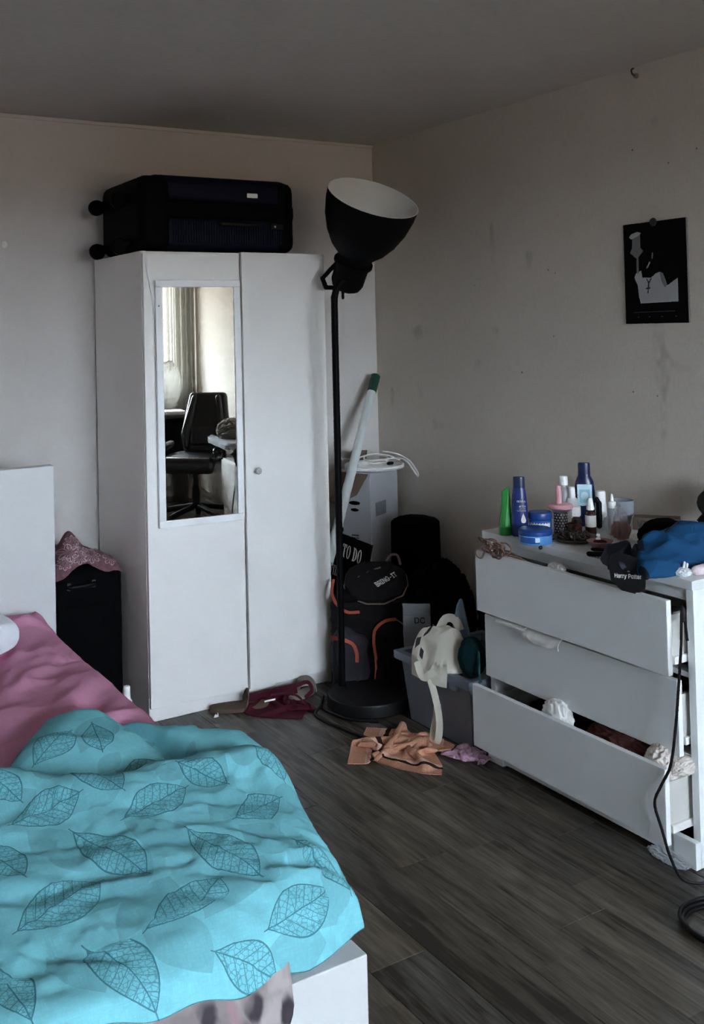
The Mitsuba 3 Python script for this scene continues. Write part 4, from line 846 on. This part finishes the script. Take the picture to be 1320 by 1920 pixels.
lab2 = frame(plate(sbox(-.0245, 0, .0245, .072), .0012), V(2.515, 2.566, T0 + .070) + f * .0222, r, (0, 0, 1)); obj('label', lab2, 'labelpale', k, False, label='pale blue label')
obj('label_emblem', frame(plate(sbox(-.017, .010, .017, .055).difference(Point(0, .034).buffer(.013)), .0008), V(2.515, 2.566, T0 + .070) + f * .0236, r, (0, 0, 1)), 'labelteal', k, False)
k = bottle('cream_jar', 'larger blue cream jar with a white printed band behind the flat tin', 2.285, 2.537, [('body', [(0, 0), (.035, 0), (.0365, .003), (.0365, .052), (.033, .055), (0, .055)], 'bluejar'), ('lid', [(0, .055), (.0375, .055), (.0385, .058), (.0385, .073), (.036, .077), (0, .078)], 'bluelid')], 'jar')
f, r = facing(2.285, 2.537)
band = [V(2.285, 2.537, T0) + (f * math.cos(t) + r * math.sin(t)) * .0369 for t in np.linspace(-1.3, 1.1, 16)]
def wrapband(c, rad, z0, z1, a0, a1, f, r, zig=0., n=24):
    t = np.linspace(a0, a1, n)
    lo = np.array([V(*c) + (f * math.cos(q) + r * math.sin(q)) * rad + V(0, 0, z0 + zig * (i % 2)) for i, q in enumerate(t)])
    hi = np.array([V(*c) + (f * math.cos(q) + r * math.sin(q)) * rad + V(0, 0, z1 - zig * ((i + 1) % 2)) for i, q in enumerate(t)])
    i = np.arange(n - 1)
    return trimesh.Trimesh(np.vstack([lo, hi]), np.vstack([np.column_stack([i, i + 1, i + n + 1]), np.column_stack([i, i + n + 1, i + n])]), process=False)
obj('printed_band', wrapband((2.285, 2.537, T0), .0369, .028, .047, -1.2, 1.0, f, r, .006, 18), 'textwhite', k, False)
obj('printed_band', wrapband((2.285, 2.537, T0), .0368, .010, .020, -1.0, .9, f, r), 'lightblue', k, False)
k = bottle('cream_tin', 'flat light blue cream tin with a dark blue lid at the dresser front edge', 2.196, 2.462, [('body', [(0, 0), (.050, 0), (.052, .003), (.052, .028), (0, .028)], 'lightblue'), ('lid', [(0, .028), (.053, .028), (.054, .031), (.0535, .040), (.047, .046), (.02, .047), (0, .047)], 'bluelid')], 'tin')
f, r = facing(2.196, 2.462)
obj('printed_band', wrapband((2.196, 2.462, T0), .0523, .006, .024, -1.1, .25, f, r), 'bluejar', k, False)
obj('printed_band', wrapband((2.196, 2.462, T0), .0524, .010, .024, -.02, .25, f, r), 'labelpale', k, False)
k = bottle('jar_with_straw', 'beaded dark jar with a pink lid and thick pink straw', 2.352, 2.512, [('body', [(0, 0), (.022, 0), (.0235, .004), (.0225, .070), (.020, .080), (0, .080)], 'darkbead'), ('lid', [(0, .078), (.030, .080), (.042, .086), (.043, .091), (.036, .098), (.012, .101), (0, .101)], 'pinklid'), ], 'jar')
obj('straw', lathe([(.0055, 0), (.0095, 0), (.0095, .055), (.0085, .060), (.0055, .060), (.0055, 0)], (2.345, 2.512, T0 + .098)), 'pinklid', k)
obj('lid_rim', lathe([(.0225, .074), (.026, .072), (.030, .078), (.0225, .080)], (2.352, 2.512, T0)), 'chrome', k)
for zz in (.064, .052, .040, .028, .016):
    for t in np.linspace(0, 2 * math.pi, 15)[:-1]: pass
obj('bead_rows', cat(*[trimesh.creation.icosphere(subdivisions=1, radius=.0022).apply_translation((2.352 + .0228 * math.cos(t + j * .22), 2.512 + .0228 * math.sin(t + j * .22), T0 + .012 + j * .0088)) for j in range(7) for t in np.linspace(0, 2 * math.pi, 15)[:-1]]), 'chrome', k); labels[f'{k}__bead_rows'] = {'kind': 'stuff', 'label': 'shiny beads'}
k = bottle('toner_bottle', 'clear tall bottle with a ribbed white cap beside the pink straw', 2.452, 2.600, [('body', [(0, 0), (.022, 0), (.024, .004), (.024, .105), (.020, .122), (.0115, .134), (.0115, .142), (0, .142)], 'fog'), ('cap', [(0, .140), (.0135, .140), (.014, .142), (.014, .166), (.012, .169), (0, .169)], 'whitecap')])
k = bottle('deodorant', 'small white bottle with a stepped round cap behind the pink lid', 2.455, 2.565, [('body', [(0, 0), (.017, 0), (.019, .004), (.019, .088), (.015, .099), (0, .099)], 'whitecap'), ('cap', [(0, .098), (.0118, .098), (.0105, .132), (.009, .136), (0, .136)], 'whitecap')])
k = bottle('cream_pot', 'white lidded bottle just right of the tall navy bottle', 2.535, 2.512, [('body', [(0, 0), (.018, 0), (.019, .004), (.019, .080), (0, .080)], 'plasticwhite'), ('cap', [(0, .080), (.0155, .080), (.0165, .083), (.0165, .117), (.014, .121), (0, .121)], 'whitecap')])
k = bottle('white_bowl', 'grey and white small bowl behind the nozzle bottle by the wall', 2.615, 2.49, [('bowl', [(0, 0), (.022, 0), (.036, .045), (.038, .085), (.036, .085), (.033, .045), (.015, .006), (0, .006)], 'cartonlabel')], 'bowl')
k = thing('lipstick', 'black slanted lipstick standing in front of the white lidded bottle', 'lipstick')
obj('tube', hullr([(2.503, 2.490, T0 + .012), (2.503, 2.490, T0 + .085)], .0105, 12), 'black', k)
obj('tip', hullr([(2.503, 2.490, T0 + .085), (2.498, 2.494, T0 + .100)], .008, 12), 'black', k)
k = bottle('perfume_bottle', 'round clear glass perfume bottle with a metal neck', 2.515, 2.450, [('body', [(0, 0), (.018, 0), (.024, .010), (.026, .025), (.021, .041), (.009, .048), (0, .048)], 'fog'), ('neck', [(0, .046), (.008, .046), (.008, .058), (.006, .060), (0, .060)], 'chrome')])
k = bottle('spray_vial', 'small spray vial with a white cone cap and white label', 2.412, 2.437, [('body', [(0, 0), (.016, 0), (.0175, .003), (.0175, .066), (.013, .073), (.008, .076), (.008, .082), (0, .082)], 'amber'), ('label', [(.0177, .028), (.0181, .029), (.0181, .064), (.0177, .065)], 'paper'), ('cap', [(0, .082), (.0125, .082), (.013, .086), (.0105, .10), (.0075, .118), (.006, .120), (0, .120)], 'whitecap')])
k = bottle('nail_polish', 'dark small bottle with a square white cap left of the spray vial', 2.398, 2.487, [('body', [(0, 0), (.015, 0), (.017, .003), (.017, .045), (.010, .054), (0, .054)], 'amber')])
obj('cap', rotz(rb(2.398 - .0125, 2.398 + .0125, 2.487 - .0125, 2.487 + .0125, T0 + .055, T0 + .088, .003), 32, (2.398, 2.487, 0)), 'whitecap', k)
k = bottle('nozzle_bottle', 'clear bottle with a pointed white nozzle cap', 2.470, 2.398, [('body', [(0, 0), (.0125, 0), (.0138, .003), (.0138, .082), (.011, .088), (0, .088)], 'fog'), ('cap', [(0, .087), (.0122, .087), (.0122, .106), (.006, .109), (.0048, .124), (.0025, .132), (0, .132)], 'whitecap')])
k = bottle('drop_bottle', 'low brown dropper bottle in front of the dark vials', 2.360, 2.445, [('body', [(0, 0), (.014, 0), (.0155, .003), (.0155, .035), (.008, .043), (0, .043)], 'amber'), ('cap', [(0, .043), (.009, .043), (.009, .055), (0, .056)], 'black')])
k = bottle('candle_glass', 'brown glass candle standing behind the jewellery tray', 2.365, 2.405 + .06, [('glass', [(0, 0), (.02, 0), (.022, .003), (.022, .04), (.019, .04), (.018, .006), (0, .006)], 'amber')], 'candle')
pm = lumpy([(2.452 + .012 * a + .03 * b * .6, 2.345 + .03 * b - .012 * a * .6, T0 + .006) for a in (-1, 1) for b in (-1, 1)] + [(2.452 + .006 * a + .03 * b * .6, 2.345 + .028 * b, T0 + .086 + .01 * b) for a in (-1, 1) for b in (-1, 1)], .004, 191, .010, 30, .006, 2)
one('plastic_pouch', 'clear purplish plastic pouch standing right of the nozzle bottle', 'pouch', pm, 'baggy', True)
one('pouch_contents', 'dark pink trinkets inside the clear plastic pouch', 'trinkets', blob((2.452, 2.345, T0 + .026), (.016, .026, .024), 193, 6, .6, 3, .4, flat=T0 + .002), 'pinkbowl', False)
# jewellery tray
TRY = thing('jewellery_tray', 'round silver tray heaped with dark jewellery near the dresser front', 'tray')
obj('plate', lathe([(0, .002), (.060, .002), (.070, .010), (.074, .012), (.074, .014), (.068, .013), (.058, .006), (0, .006)], (2.312, 2.405, T0), n=40), 'tarnish', TRY)
for i in range(3): obj('foot', hullr([(2.312 + .05 * math.cos(2.1 * i + 3.4), 2.405 + .05 * math.sin(2.1 * i + 3.4), T0 + .002), (2.312 + .055 * math.cos(2.1 * i + 3.4), 2.405 + .055 * math.sin(2.1 * i + 3.4), T0 + .003)], .0025, 6), 'steel', TRY)
rng = random.Random(5); js = []
for i in range(46):
    a, q = rng.uniform(0, 6.28), .052 * math.sqrt(rng.random())
    js.append(trimesh.creation.torus(rng.uniform(.005, .011), rng.uniform(.0014, .0022), 12, 6).apply_transform(trimesh.transformations.euler_matrix(rng.uniform(0, 1.2), rng.uniform(0, 1.2), 0)).apply_translation((2.312 + q * math.cos(a), 2.405 + q * math.sin(a), T0 + .012 + rng.uniform(0, .012))))
kk = obj('trinkets', cat(*js), 'tarnish', TRY); labels[kk] = {'kind': 'stuff', 'label': 'jumbled rings and chains'}
kk = obj('dark_beads', cat(*[trimesh.creation.icosphere(subdivisions=1, radius=rng.uniform(.003, .006)).apply_translation((2.312 + q * math.cos(a), 2.405 + q * math.sin(a), T0 + .010 + rng.uniform(0, .009))) for a, q in [(rng.uniform(0, 6.28), .053 * math.sqrt(rng.random())) for _ in range(130)]]), 'darkbead', TRY); labels[kk] = {'kind': 'stuff', 'label': 'dark beads'}
one('pendant', 'small dark pendant hanging over the dresser edge before the tray', 'pendant', cat(tube([(2.262, 2.44, T0 + .010), (2.235, 2.437, T0 + .006), (2.205, 2.430, T0 + .004), (2.186, 2.425, T0 - .004)], .0022, 6), trimesh.creation.icosphere(subdivisions=2, radius=.006).apply_translation((2.181, 2.424, T0 - .008))), 'darkbead', True)
BW = thing('trinket_bowl', 'pink footed bowl holding small ornaments beside the navy pouch', 'bowl')
obj('bowl', lathe([(0, 0), (.018, 0), (.016, .006), (.030, .020), (.040, .032), (.038, .033), (.028, .024), (0, .012)], (2.262, 2.250, T0)), 'pinkbowl', BW)
one('figurine', 'tiny white figurine standing in the pink bowl', 'figurine', cat(trimesh.creation.icosphere(subdivisions=2, radius=.008).apply_transform(np.diag([1, 1, 1.4, 1])).apply_translation((2.268, 2.262, T0 + .030)), trimesh.creation.icosphere(subdivisions=2, radius=.0055).apply_translation((2.268, 2.262, T0 + .046))), 'whitecap', True)
one('bracelet', 'dark red beads lying in the pink bowl', 'bracelet', trimesh.creation.torus(.016, .004, 20, 8).apply_translation((2.256, 2.243, T0 + .030)), 'redbag', True)
HB = thing('hair_comb', 'black comb lying on the dresser front edge left of the navy pouch', 'comb')
f, r = facing(2.19, 2.205)
obj('spine', hullr([V(2.186, 2.222, T0 + .008), V(2.236, 2.165, T0 + .008)], .007, 8), 'black', HB)
obj('handle', hullr([V(2.205, 2.225, T0 + .018), V(2.245, 2.180, T0 + .018)], .005, 8), 'black', HB)
for i in range(9):
    o = V(2.186, 2.222, T0 + .006) + (V(2.236, 2.165, T0 + .006) - V(2.186, 2.222, T0 + .006)) * (i + .5) / 9
    obj('tooth', hullr([o, o + V(-.012, -.010, -.003)], .0015, 6), 'black', HB)
KB = thing('wooden_box', 'low brown wooden box with carved letters against the wall', 'box')
f, r = V(-.80, -.60, 0), V(.60, -.80, 0)
o = V(2.625, 2.355, T0)
obj('body', hullr([o + r * s - f * t + V(0, 0, z) for s in (-.072, .072) for t in (0, .05) for z in (.002, .040)], .002, 6), 'woodbox', KB)
obj('lettering', txt('VITAL', .020, o + f * .0022 - r * .062 + V(0, 0, .012), r, (0, 0, 1), .001, True), 'print', KB, False)
one('saucer', 'white saucer leaning behind the navy pouch', 'saucer', lathe([(0, 0), (.02, 0), (.038, .008), (.040, .010), (.037, .010), (.019, .004), (0, .004)], (2.47, 2.268, T0 + .004), (-.15, -.1, 1), 36), 'plate')
# toiletry bag
TG = thing('toiletry_bag', 'bright blue toiletry bag lying on the right part of the dresser top', 'bag')
zb = T0 + .008
obj('body', lumpy([(2.118, 1.925, zb), (2.20, 2.055, zb), (2.365, 1.935, zb), (2.47, 2.05, zb), (2.195, 2.035, .825), (2.225, 2.0, .815), (2.31, 2.00, .862), (2.345, 2.02, .857), (2.44, 1.965, .845), (2.47, 2.0, .838)], .008, 201, .026, 11, .007, 70), 'bluebag', TG, True)
obj('end_panel', lumpy([(2.105, 1.925, zb), (2.185, 2.055, zb), (2.185, 2.035, .822), (2.118, 1.945, .780)], .007, 203, .006), 'navybag', TG, True, label='navy end panel')
obj('zip', tube([(2.195, 2.04, .834), (2.235, 2.005, .836), (2.30, 2.00, .872), (2.36, 2.015, .868), (2.45, 1.975, .855)], .0028, 6), 'navybag', TG)
obj('side_strap', ribbon([(2.19, 2.025, .838), (2.165, 1.995, .815), (2.16, 1.975, .785), (2.19, 1.955, .778), (2.225, 1.955, .795)], .016, .004, (-.6, -.5, .6), 6), 'navybag', TG)
NP = thing('navy_pouch', 'dark navy pouch at the left end of the blue bag, with a lettered tag', 'pouch')
obj('body', lumpy([(2.115, 2.062, zb), (2.175, 2.150, zb), (2.235, 2.09, zb), (2.18, 2.135, .802), (2.205, 2.085, .820), (2.14, 2.07, .785)], .008, 207, .010), 'navybag', NP, True)
tf, tr_ = V(-.78, -.60, .05), V(.60, -.78, 0)
tp = Polygon([(-.052, .030), (-.046, -.015), (-.020, -.042), (.020, -.050), (.045, -.036), (.046, .010), (.030, .045), (-.02, .060), (-.045, .055)]).buffer(-.012).buffer(.012)
to = V(2.122, 2.008, .757)
tagk = obj('hang_tag', frame(plate(tp, .008), to - tf / np.linalg.norm(tf) * .004, tr_, V(.0, .0, 1)), 'black', NP, label='black hanging tag with white lettering')
obj('lettering', frame(cat(txt('Harry Potter', .0115, (0, 0, 0), (1, 0, 0), (0, 1, 0), .001, True, True, .80), txt('the', .004, (-.002, .017, 0), (1, 0, 0), (0, 1, 0), .001)), to + tf / np.linalg.norm(tf) * .0045 + V(0, 0, -.008), tr_, V(0, 0, 1)), 'textwhite', tagk, False)
obj('strap', ribbon([(2.16, 2.06, .800), (2.118, 2.035, .808), (2.108, 2.02, .790), (2.112, 2.012, .775)], .014, .003, (-.6, -.5, .6), 6), 'navybag', NP)
one('black_handbag', 'black soft bag slumped behind the blue toiletry bag', 'bag', blob((2.415, 2.135, T0 + .044), (.075, .042, .052), 211, 3, .12, 4, -.75, flat=T0), 'blackmatte', True)
k = thing('tissue', 'crumpled white tissue at the front right of the dresser top', 'tissue')
obj('base', blob((2.222, 1.903, T0 + .009), (.024, .020, .010), 221, 3, .45, 3, .3, flat=T0), 'tissue', k, False)
for i, (dx, dy) in enumerate(((0, 0), (.006, -.005))): obj('peak', hullr([(2.222 + dx, 1.905 + dy, T0 + .012), (2.226 + dx, 1.902 + dy, T0 + .034 - .004 * i)], .0035, 6), 'tissue', k)
one('pink_tube', 'pale pink cloth roll on the right end of the dresser top', 'cloth roll', hullr([(2.245, 1.880, T0 + .014), (2.34, 1.875, T0 + .018), (2.335, 1.86, T0 + .014)], .013, 12), 'palepink', True)
k = thing('black_accessory', 'black bulky accessory with shiny metal ring at the wall behind the blue toiletry bag', 'accessory')
obj('body', hullr([(2.715, 2.205, T0 + .10), (2.70, 2.16, T0 + .13), (2.67, 2.13, T0 + .09)], .045, 16), 'black', k)
obj('handle', hullr([(2.69, 2.235, T0 + .025), (2.71, 2.195, T0 + .08)], .018, 12), 'black', k)
obj('metal_ring', lathe([(.016, 0), (.021, 0), (.021, .010), (.016, .010)], (2.665, 2.235, T0 + .028), (-.8, -.5, .2), 20), 'chrome', k)

# ------------------------------------------------------------------ calendar and marks on the right wall
CA = thing('wall_calendar', 'black wall calendar with a grey photograph hanging on the right wall', 'calendar')
cy_l, cy_r, cz0, cz1 = 2.597, 2.318, 1.442, 1.796
def wallpt(u, v, h=0): return V(XR - .008 - h, cy_l + (cy_r - cy_l) * u, cz0 + (cz1 - cz0) * v)
obj('sheet', rb(XR - .008, XR - .001, cy_r, cy_l, cz0, cz1, .001), 'blackmatte', CA)
obj('page_edge', bx(XR - .0085, XR - .001, cy_r - .0010, cy_r - .0001, cz0, cz1 - .002), 'graypic2', CA)
def wallprint(pts, h=.0006): 
    P = Polygon(pts); W, H = cy_l - cy_r, cz1 - cz0
    return frame(plate(shapely.affinity.scale(P, W, H, origin=(0, 0)), .0006), V(XR - .008 - h, cy_l, cz0), (0, -1, 0), (0, 0, 1))
obj('photograph', wallprint([(.26, .20), (.855, .205), (.855, .43), (.69, .365), (.66, .385), (.58, .50), (.52, .49), (.44, .45), (.30, .455), (.28, .525), (.20, .505), (.165, .46), (.22, .38), (.235, .27)]), 'graypic', CA, False, label='printed grey photograph')
obj('photograph', wallprint([(.585, .50), (.63, .49), (.695, .37), (.655, .345), (.60, .42)], .0013), 'graypic2', CA, False)
obj('photograph', wallprint([(.10, .865), (.14, .845), (.26, .875), (.30, .90), (.24, .915), (.13, .895)], .0013), 'graypic', CA, False)
obj('photograph', wallprint([(.14, .72), (.28, .74), (.28, .89), (.15, .87)]), 'graypic2', CA, False)
obj('photograph', wallprint([(.11, .71), (.20, .655), (.24, .655), (.33, .72), (.29, .75), (.14, .75)], .0013), 'graypic2', CA, False)
obj('photograph', wallprint([(.21, .50), (.245, .50), (.245, .66), (.215, .66)], .0013), 'graypic2', CA, False)
obj('photograph', wallprint([(.365, .545), (.385, .545), (.435, .60), (.42, .61)]), 'graypic', CA, False)
obj('photograph', wallprint([(.455, .635), (.475, .635), (.485, .69), (.465, .70)]), 'graypic2', CA, False)
obj('photograph', wallprint([(.365, .445), (.39, .40), (.385, .36), (.345, .345), (.385, .335), (.375, .30), (.395, .30), (.395, .338), (.435, .345), (.405, .36), (.41, .395), (.455, .445), (.445, .447), (.40, .41), (.372, .447)], .0014), 'print', CA, False)
obj('caption', frame(txt('kalender', .008, (0, 0, 0), (1, 0, 0), (0, 1, 0), .0005), wallpt(.0, 0, .0009), (0, -1, 0), (0, 0, 1)) if False else wallprint([(.14, .108), (.80, .112), (.80, .120), (.14, .116)]), 'packlight', CA, False)
for u in (.20, .38, .58, .80): obj('caption', wallprint([(u, .060), (u + .03, .060), (u + .03, .07), (u, .07)]), 'packlight', CA, False)
cl = obj('hanging_clip', lathe([(0, 0), (.013, 0), (.015, .003), (.013, .007), (0, .008)], (XR - .009, 2.455, 1.793), (-1, 0, 0), 20), 'packlight', CA, label='small round clip')
WP = thing('ceiling_hook', 'small dark hook at the top edge of the right wall', 'hook')
obj('plug', lathe([(0, 0), (.010, 0), (.008, .010), (0, .012)], (XR - .0005, 2.519, 2.318), (-1, 0, 0), 12), 'spot', WP)
obj('hook', tube([(XR - .008, 2.519, 2.318), (XR - .022, 2.519, 2.322), (XR - .026, 2.519, 2.336), (XR - .016, 2.519, 2.344)], .0032, 7), 'print', WP)
for i, (yy, zz, s) in enumerate([(2.55, 2.06, .006), (2.39, 1.99, .006), (3.46, 1.62, .004), (3.42, 1.62, .004), (2.98, 1.40, .005), (3.17, 1.255, .008), (2.58, 1.20, .006), (2.47, 1.19, .005), (3.0, 1.66, .006), (2.96, 1.645, .005), (2.27, 2.02, .007)]):
    obj('wall_mark', lathe([(0, 0), (s * .6, 0), (s * .45, .0012), (0, .0016)], (XR, yy, zz), (-1, 0, 0), 8), 'spot', 'wall_right')
obj('wall_mark', blob((1.0, YB - .0005, 1.82), (.009, .0015, .012), 231, 4, .5, 2), 'plasterbare', 'wall_back', False)

# ------------------------------------------------------------------ behind the camera, seen in the mirror
def curtain(name, lab, x0, x1, y, z0, z1, waves, amp, m_, grp=None):
    n = 120
    us = np.linspace(0, 1, n); zs = np.linspace(z1, z0, 14)
    U, Z = np.meshgrid(us, zs, indexing='ij')
    ph = 2 * math.pi * waves * (U + .02 * np.sin(U * 9))
    yy = y + amp * np.sin(ph) * (.75 + .25 * (z1 - Z) / (z1 - z0)); xx = x0 + (x1 - x0) * (U + .012 * np.sin(2 * ph))
    idx = np.arange(n * 14).reshape(n, 14)
    f = np.vstack([np.column_stack([idx[:-1, :-1].ravel(), idx[:-1, 1:].ravel(), idx[1:, 1:].ravel()]), np.column_stack([idx[:-1, :-1].ravel(), idx[1:, 1:].ravel(), idx[1:, :-1].ravel()])])
    return one(name, lab, 'curtain', shell(np.column_stack([xx.ravel(), yy.ravel(), Z.ravel()]), f, .002), m_, True)
curtain('curtain', 'off-white pleated curtain at the right end of the window, seen in the mirror', 2.56, 2.755, -2.10, .10, 2.28, 4, .028, 'curtain2')
curtain('curtain', 'white sheer curtain knotted at its lower part, seen in the mirror', 2.40, 2.555, -2.075, 1.12, 2.28, 3, .024, 'curtain')
one('curtain_knot', 'bunched white curtain end tied in a bulky knot', 'curtain', blob((2.50, -2.03, .97), (.10, .06, .19), 241, 4, .35, 4), 'curtain', True)
one('curtain_rod', 'slim metal curtain rod above the window', 'curtain rod', tube([(.55, -2.085, 2.285), (2.76, -2.085, 2.285)], .010, 10, 0), 'steel')
DK = thing('desk', 'black desk standing under the window, seen in the mirror', 'desk')
obj('top', rb(1.35, 2.52, -1.85, -1.15, .725, .755, .004), 'desk', DK)
for xx in (1.37, 2.46): obj('leg_panel', rb(xx, xx + .03, -1.83, -1.17, .002, .725, .003), 'desk', DK)
obj('modesty_panel', rb(1.40, 2.46, -1.80, -1.78, .30, .725, .003), 'desk', DK)
for i in range(4):
    one('magazine', f'{["white", "grey", "cream", "pale"][i]} sheet of papers lying in the stack on the desk in the mirror', 'papers', rotz(rb(2.20, 2.48, -1.40, -1.17, .756 + .007 * i, .7625 + .007 * i, .001), (3, -4, 6, -2)[i], (2.34, -1.3, 0)), ('paper', 'carton', 'creamgarment', 'plasticwhite')[i], group='papers on the desk')
CH = thing('office_chair', 'black leather office chair reflected in the mirror', 'office chair')
cc = V(2.385, -.37, 0); ca = math.radians(124)
def cp(f_, s_, z): # f forward, s to the chair's left
    return V(cc[0] + math.cos(ca) * f_ - math.sin(ca) * s_, cc[1] + math.sin(ca) * f_ + math.cos(ca) * s_, z)
obj('seat', hullr([cp(f_, s_, z) for f_ in (-.18, .20) for s_ in (-.19, .19) for z in (.43, .465)], .045, 16), 'leather', CH)
bk = hullr([cp(-.20, -.14, .52), cp(-.20, .14, .52), cp(-.225, -.17, .64), cp(-.225, .17, .64), cp(-.30, -.125, .93), cp(-.30, .125, .93), cp(-.26, .16, .60), cp(-.26, -.16, .60)], .035, 16)
obj('backrest', bk, 'leather', CH)
for s_ in (-1, 1): obj('back_bolster', hullr([cp(-.175, .14 * s_, .55), cp(-.185, .15 * s_, .68), cp(-.262, .10 * s_, .92)], .028, 14), 'leather', CH)
obj('lumbar_pad', hullr([cp(-.17, -.09, .58), cp(-.17, .09, .58), cp(-.195, -.09, .68), cp(-.195, .09, .68)], .022, 12), 'leather', CH)
for s_ in (-1, 1):
    ar = obj('armrest', hullr([cp(-.10, .24 * s_, .575), cp(.12, .245 * s_, .565), cp(.15, .23 * s_, .55)], .028, 12), 'leather', CH)
    obj('arm_post', tube([cp(.04, .24 * s_, .56), cp(.05, .255 * s_, .50), cp(.02, .21 * s_, .42)], .016, 8), 'black', ar)
obj('gas_lift', lathe([(0, .10), (.030, .10), (.030, .26), (.020, .27), (.020, .40), (0, .40)], tuple(cc)), 'black', CH)
for i in range(5):
    t = ca + i * 2 * math.pi / 5 + .3
    e = cc + V(math.cos(t) * .28, math.sin(t) * .28, .075)
    lg = obj('leg', hullr([cc + V(0, 0, .12), e], .022, 10), 'black', CH)
    obj('caster', lathe([(0, -.02), (.024, -.02), (.027, -.014), (.027, .014), (.024, .02), (0, .02)], (e[0], e[1], .028), (-math.sin(t), math.cos(t), 0), 14), 'rubber', lg)
IB = thing('ironing_board', 'grey padded ironing board on crossed black legs, reflected in the mirror', 'ironing board')
ipoly = Polygon([(2.47, -.30), (2.50, -.36), (2.58, -.38), (2.66, -.36), (2.72, -.25), (2.72, .42), (2.44, .42), (2.44, -.15)]).buffer(-.03).buffer(.03)
m, _ = solid(ipoly, .03, lambda x, y, d: .645 + .012 * np.sqrt(np.clip(d / .03, 0, 1)), lambda x, y, d: .615 + 0 * x)
obj('top', m, 'cartonlabel', IB)
for s_ in (-1, 1): obj('leg', tube([(2.66 + .04 * s_, -.17 - .12 * s_, .612), (2.66 + .04 * s_, -.17 + .13 * s_, .012)], .010, 8, 0), 'black', IB)
for yy in (-.30, -.04): obj('foot_bar', tube([(2.60, yy, .012), (2.74, yy, .012)], .010, 8, 0), 'black', IB)
one('folded_shirt', 'dark patterned clothes lying on the ironing board in the mirror', 'clothes', blob((2.60, -.02, .71), (.10, .14, .075), 251, 6, .5, 4, 0, flat=.659), 'greystrap', True)
one('black_blouse', 'small black garment at the tip of the ironing board in the mirror', 'clothes', blob((2.55, -.24, .69), (.045, .05, .045), 253, 6, .4, 4, 0, flat=.659), 'darkcloth', True)
CB2 = thing('side_cabinet', 'white low cabinet below the ironing board, reflected in the mirror', 'cabinet')
obj('body', rb(2.50, 2.74, .06, .60, .002, .52, .003), 'white', CB2)
obj('drawer_front', rb(2.486, 2.500, .07, .59, .20, .51, .002), 'white', CB2)
one('white_rod', 'thin white rod lying on the floor behind the chair', 'rod', tube([(2.66, -1.25, .008), (2.68, -.72, .008)], .006, 8, 0), 'plasticwhite')
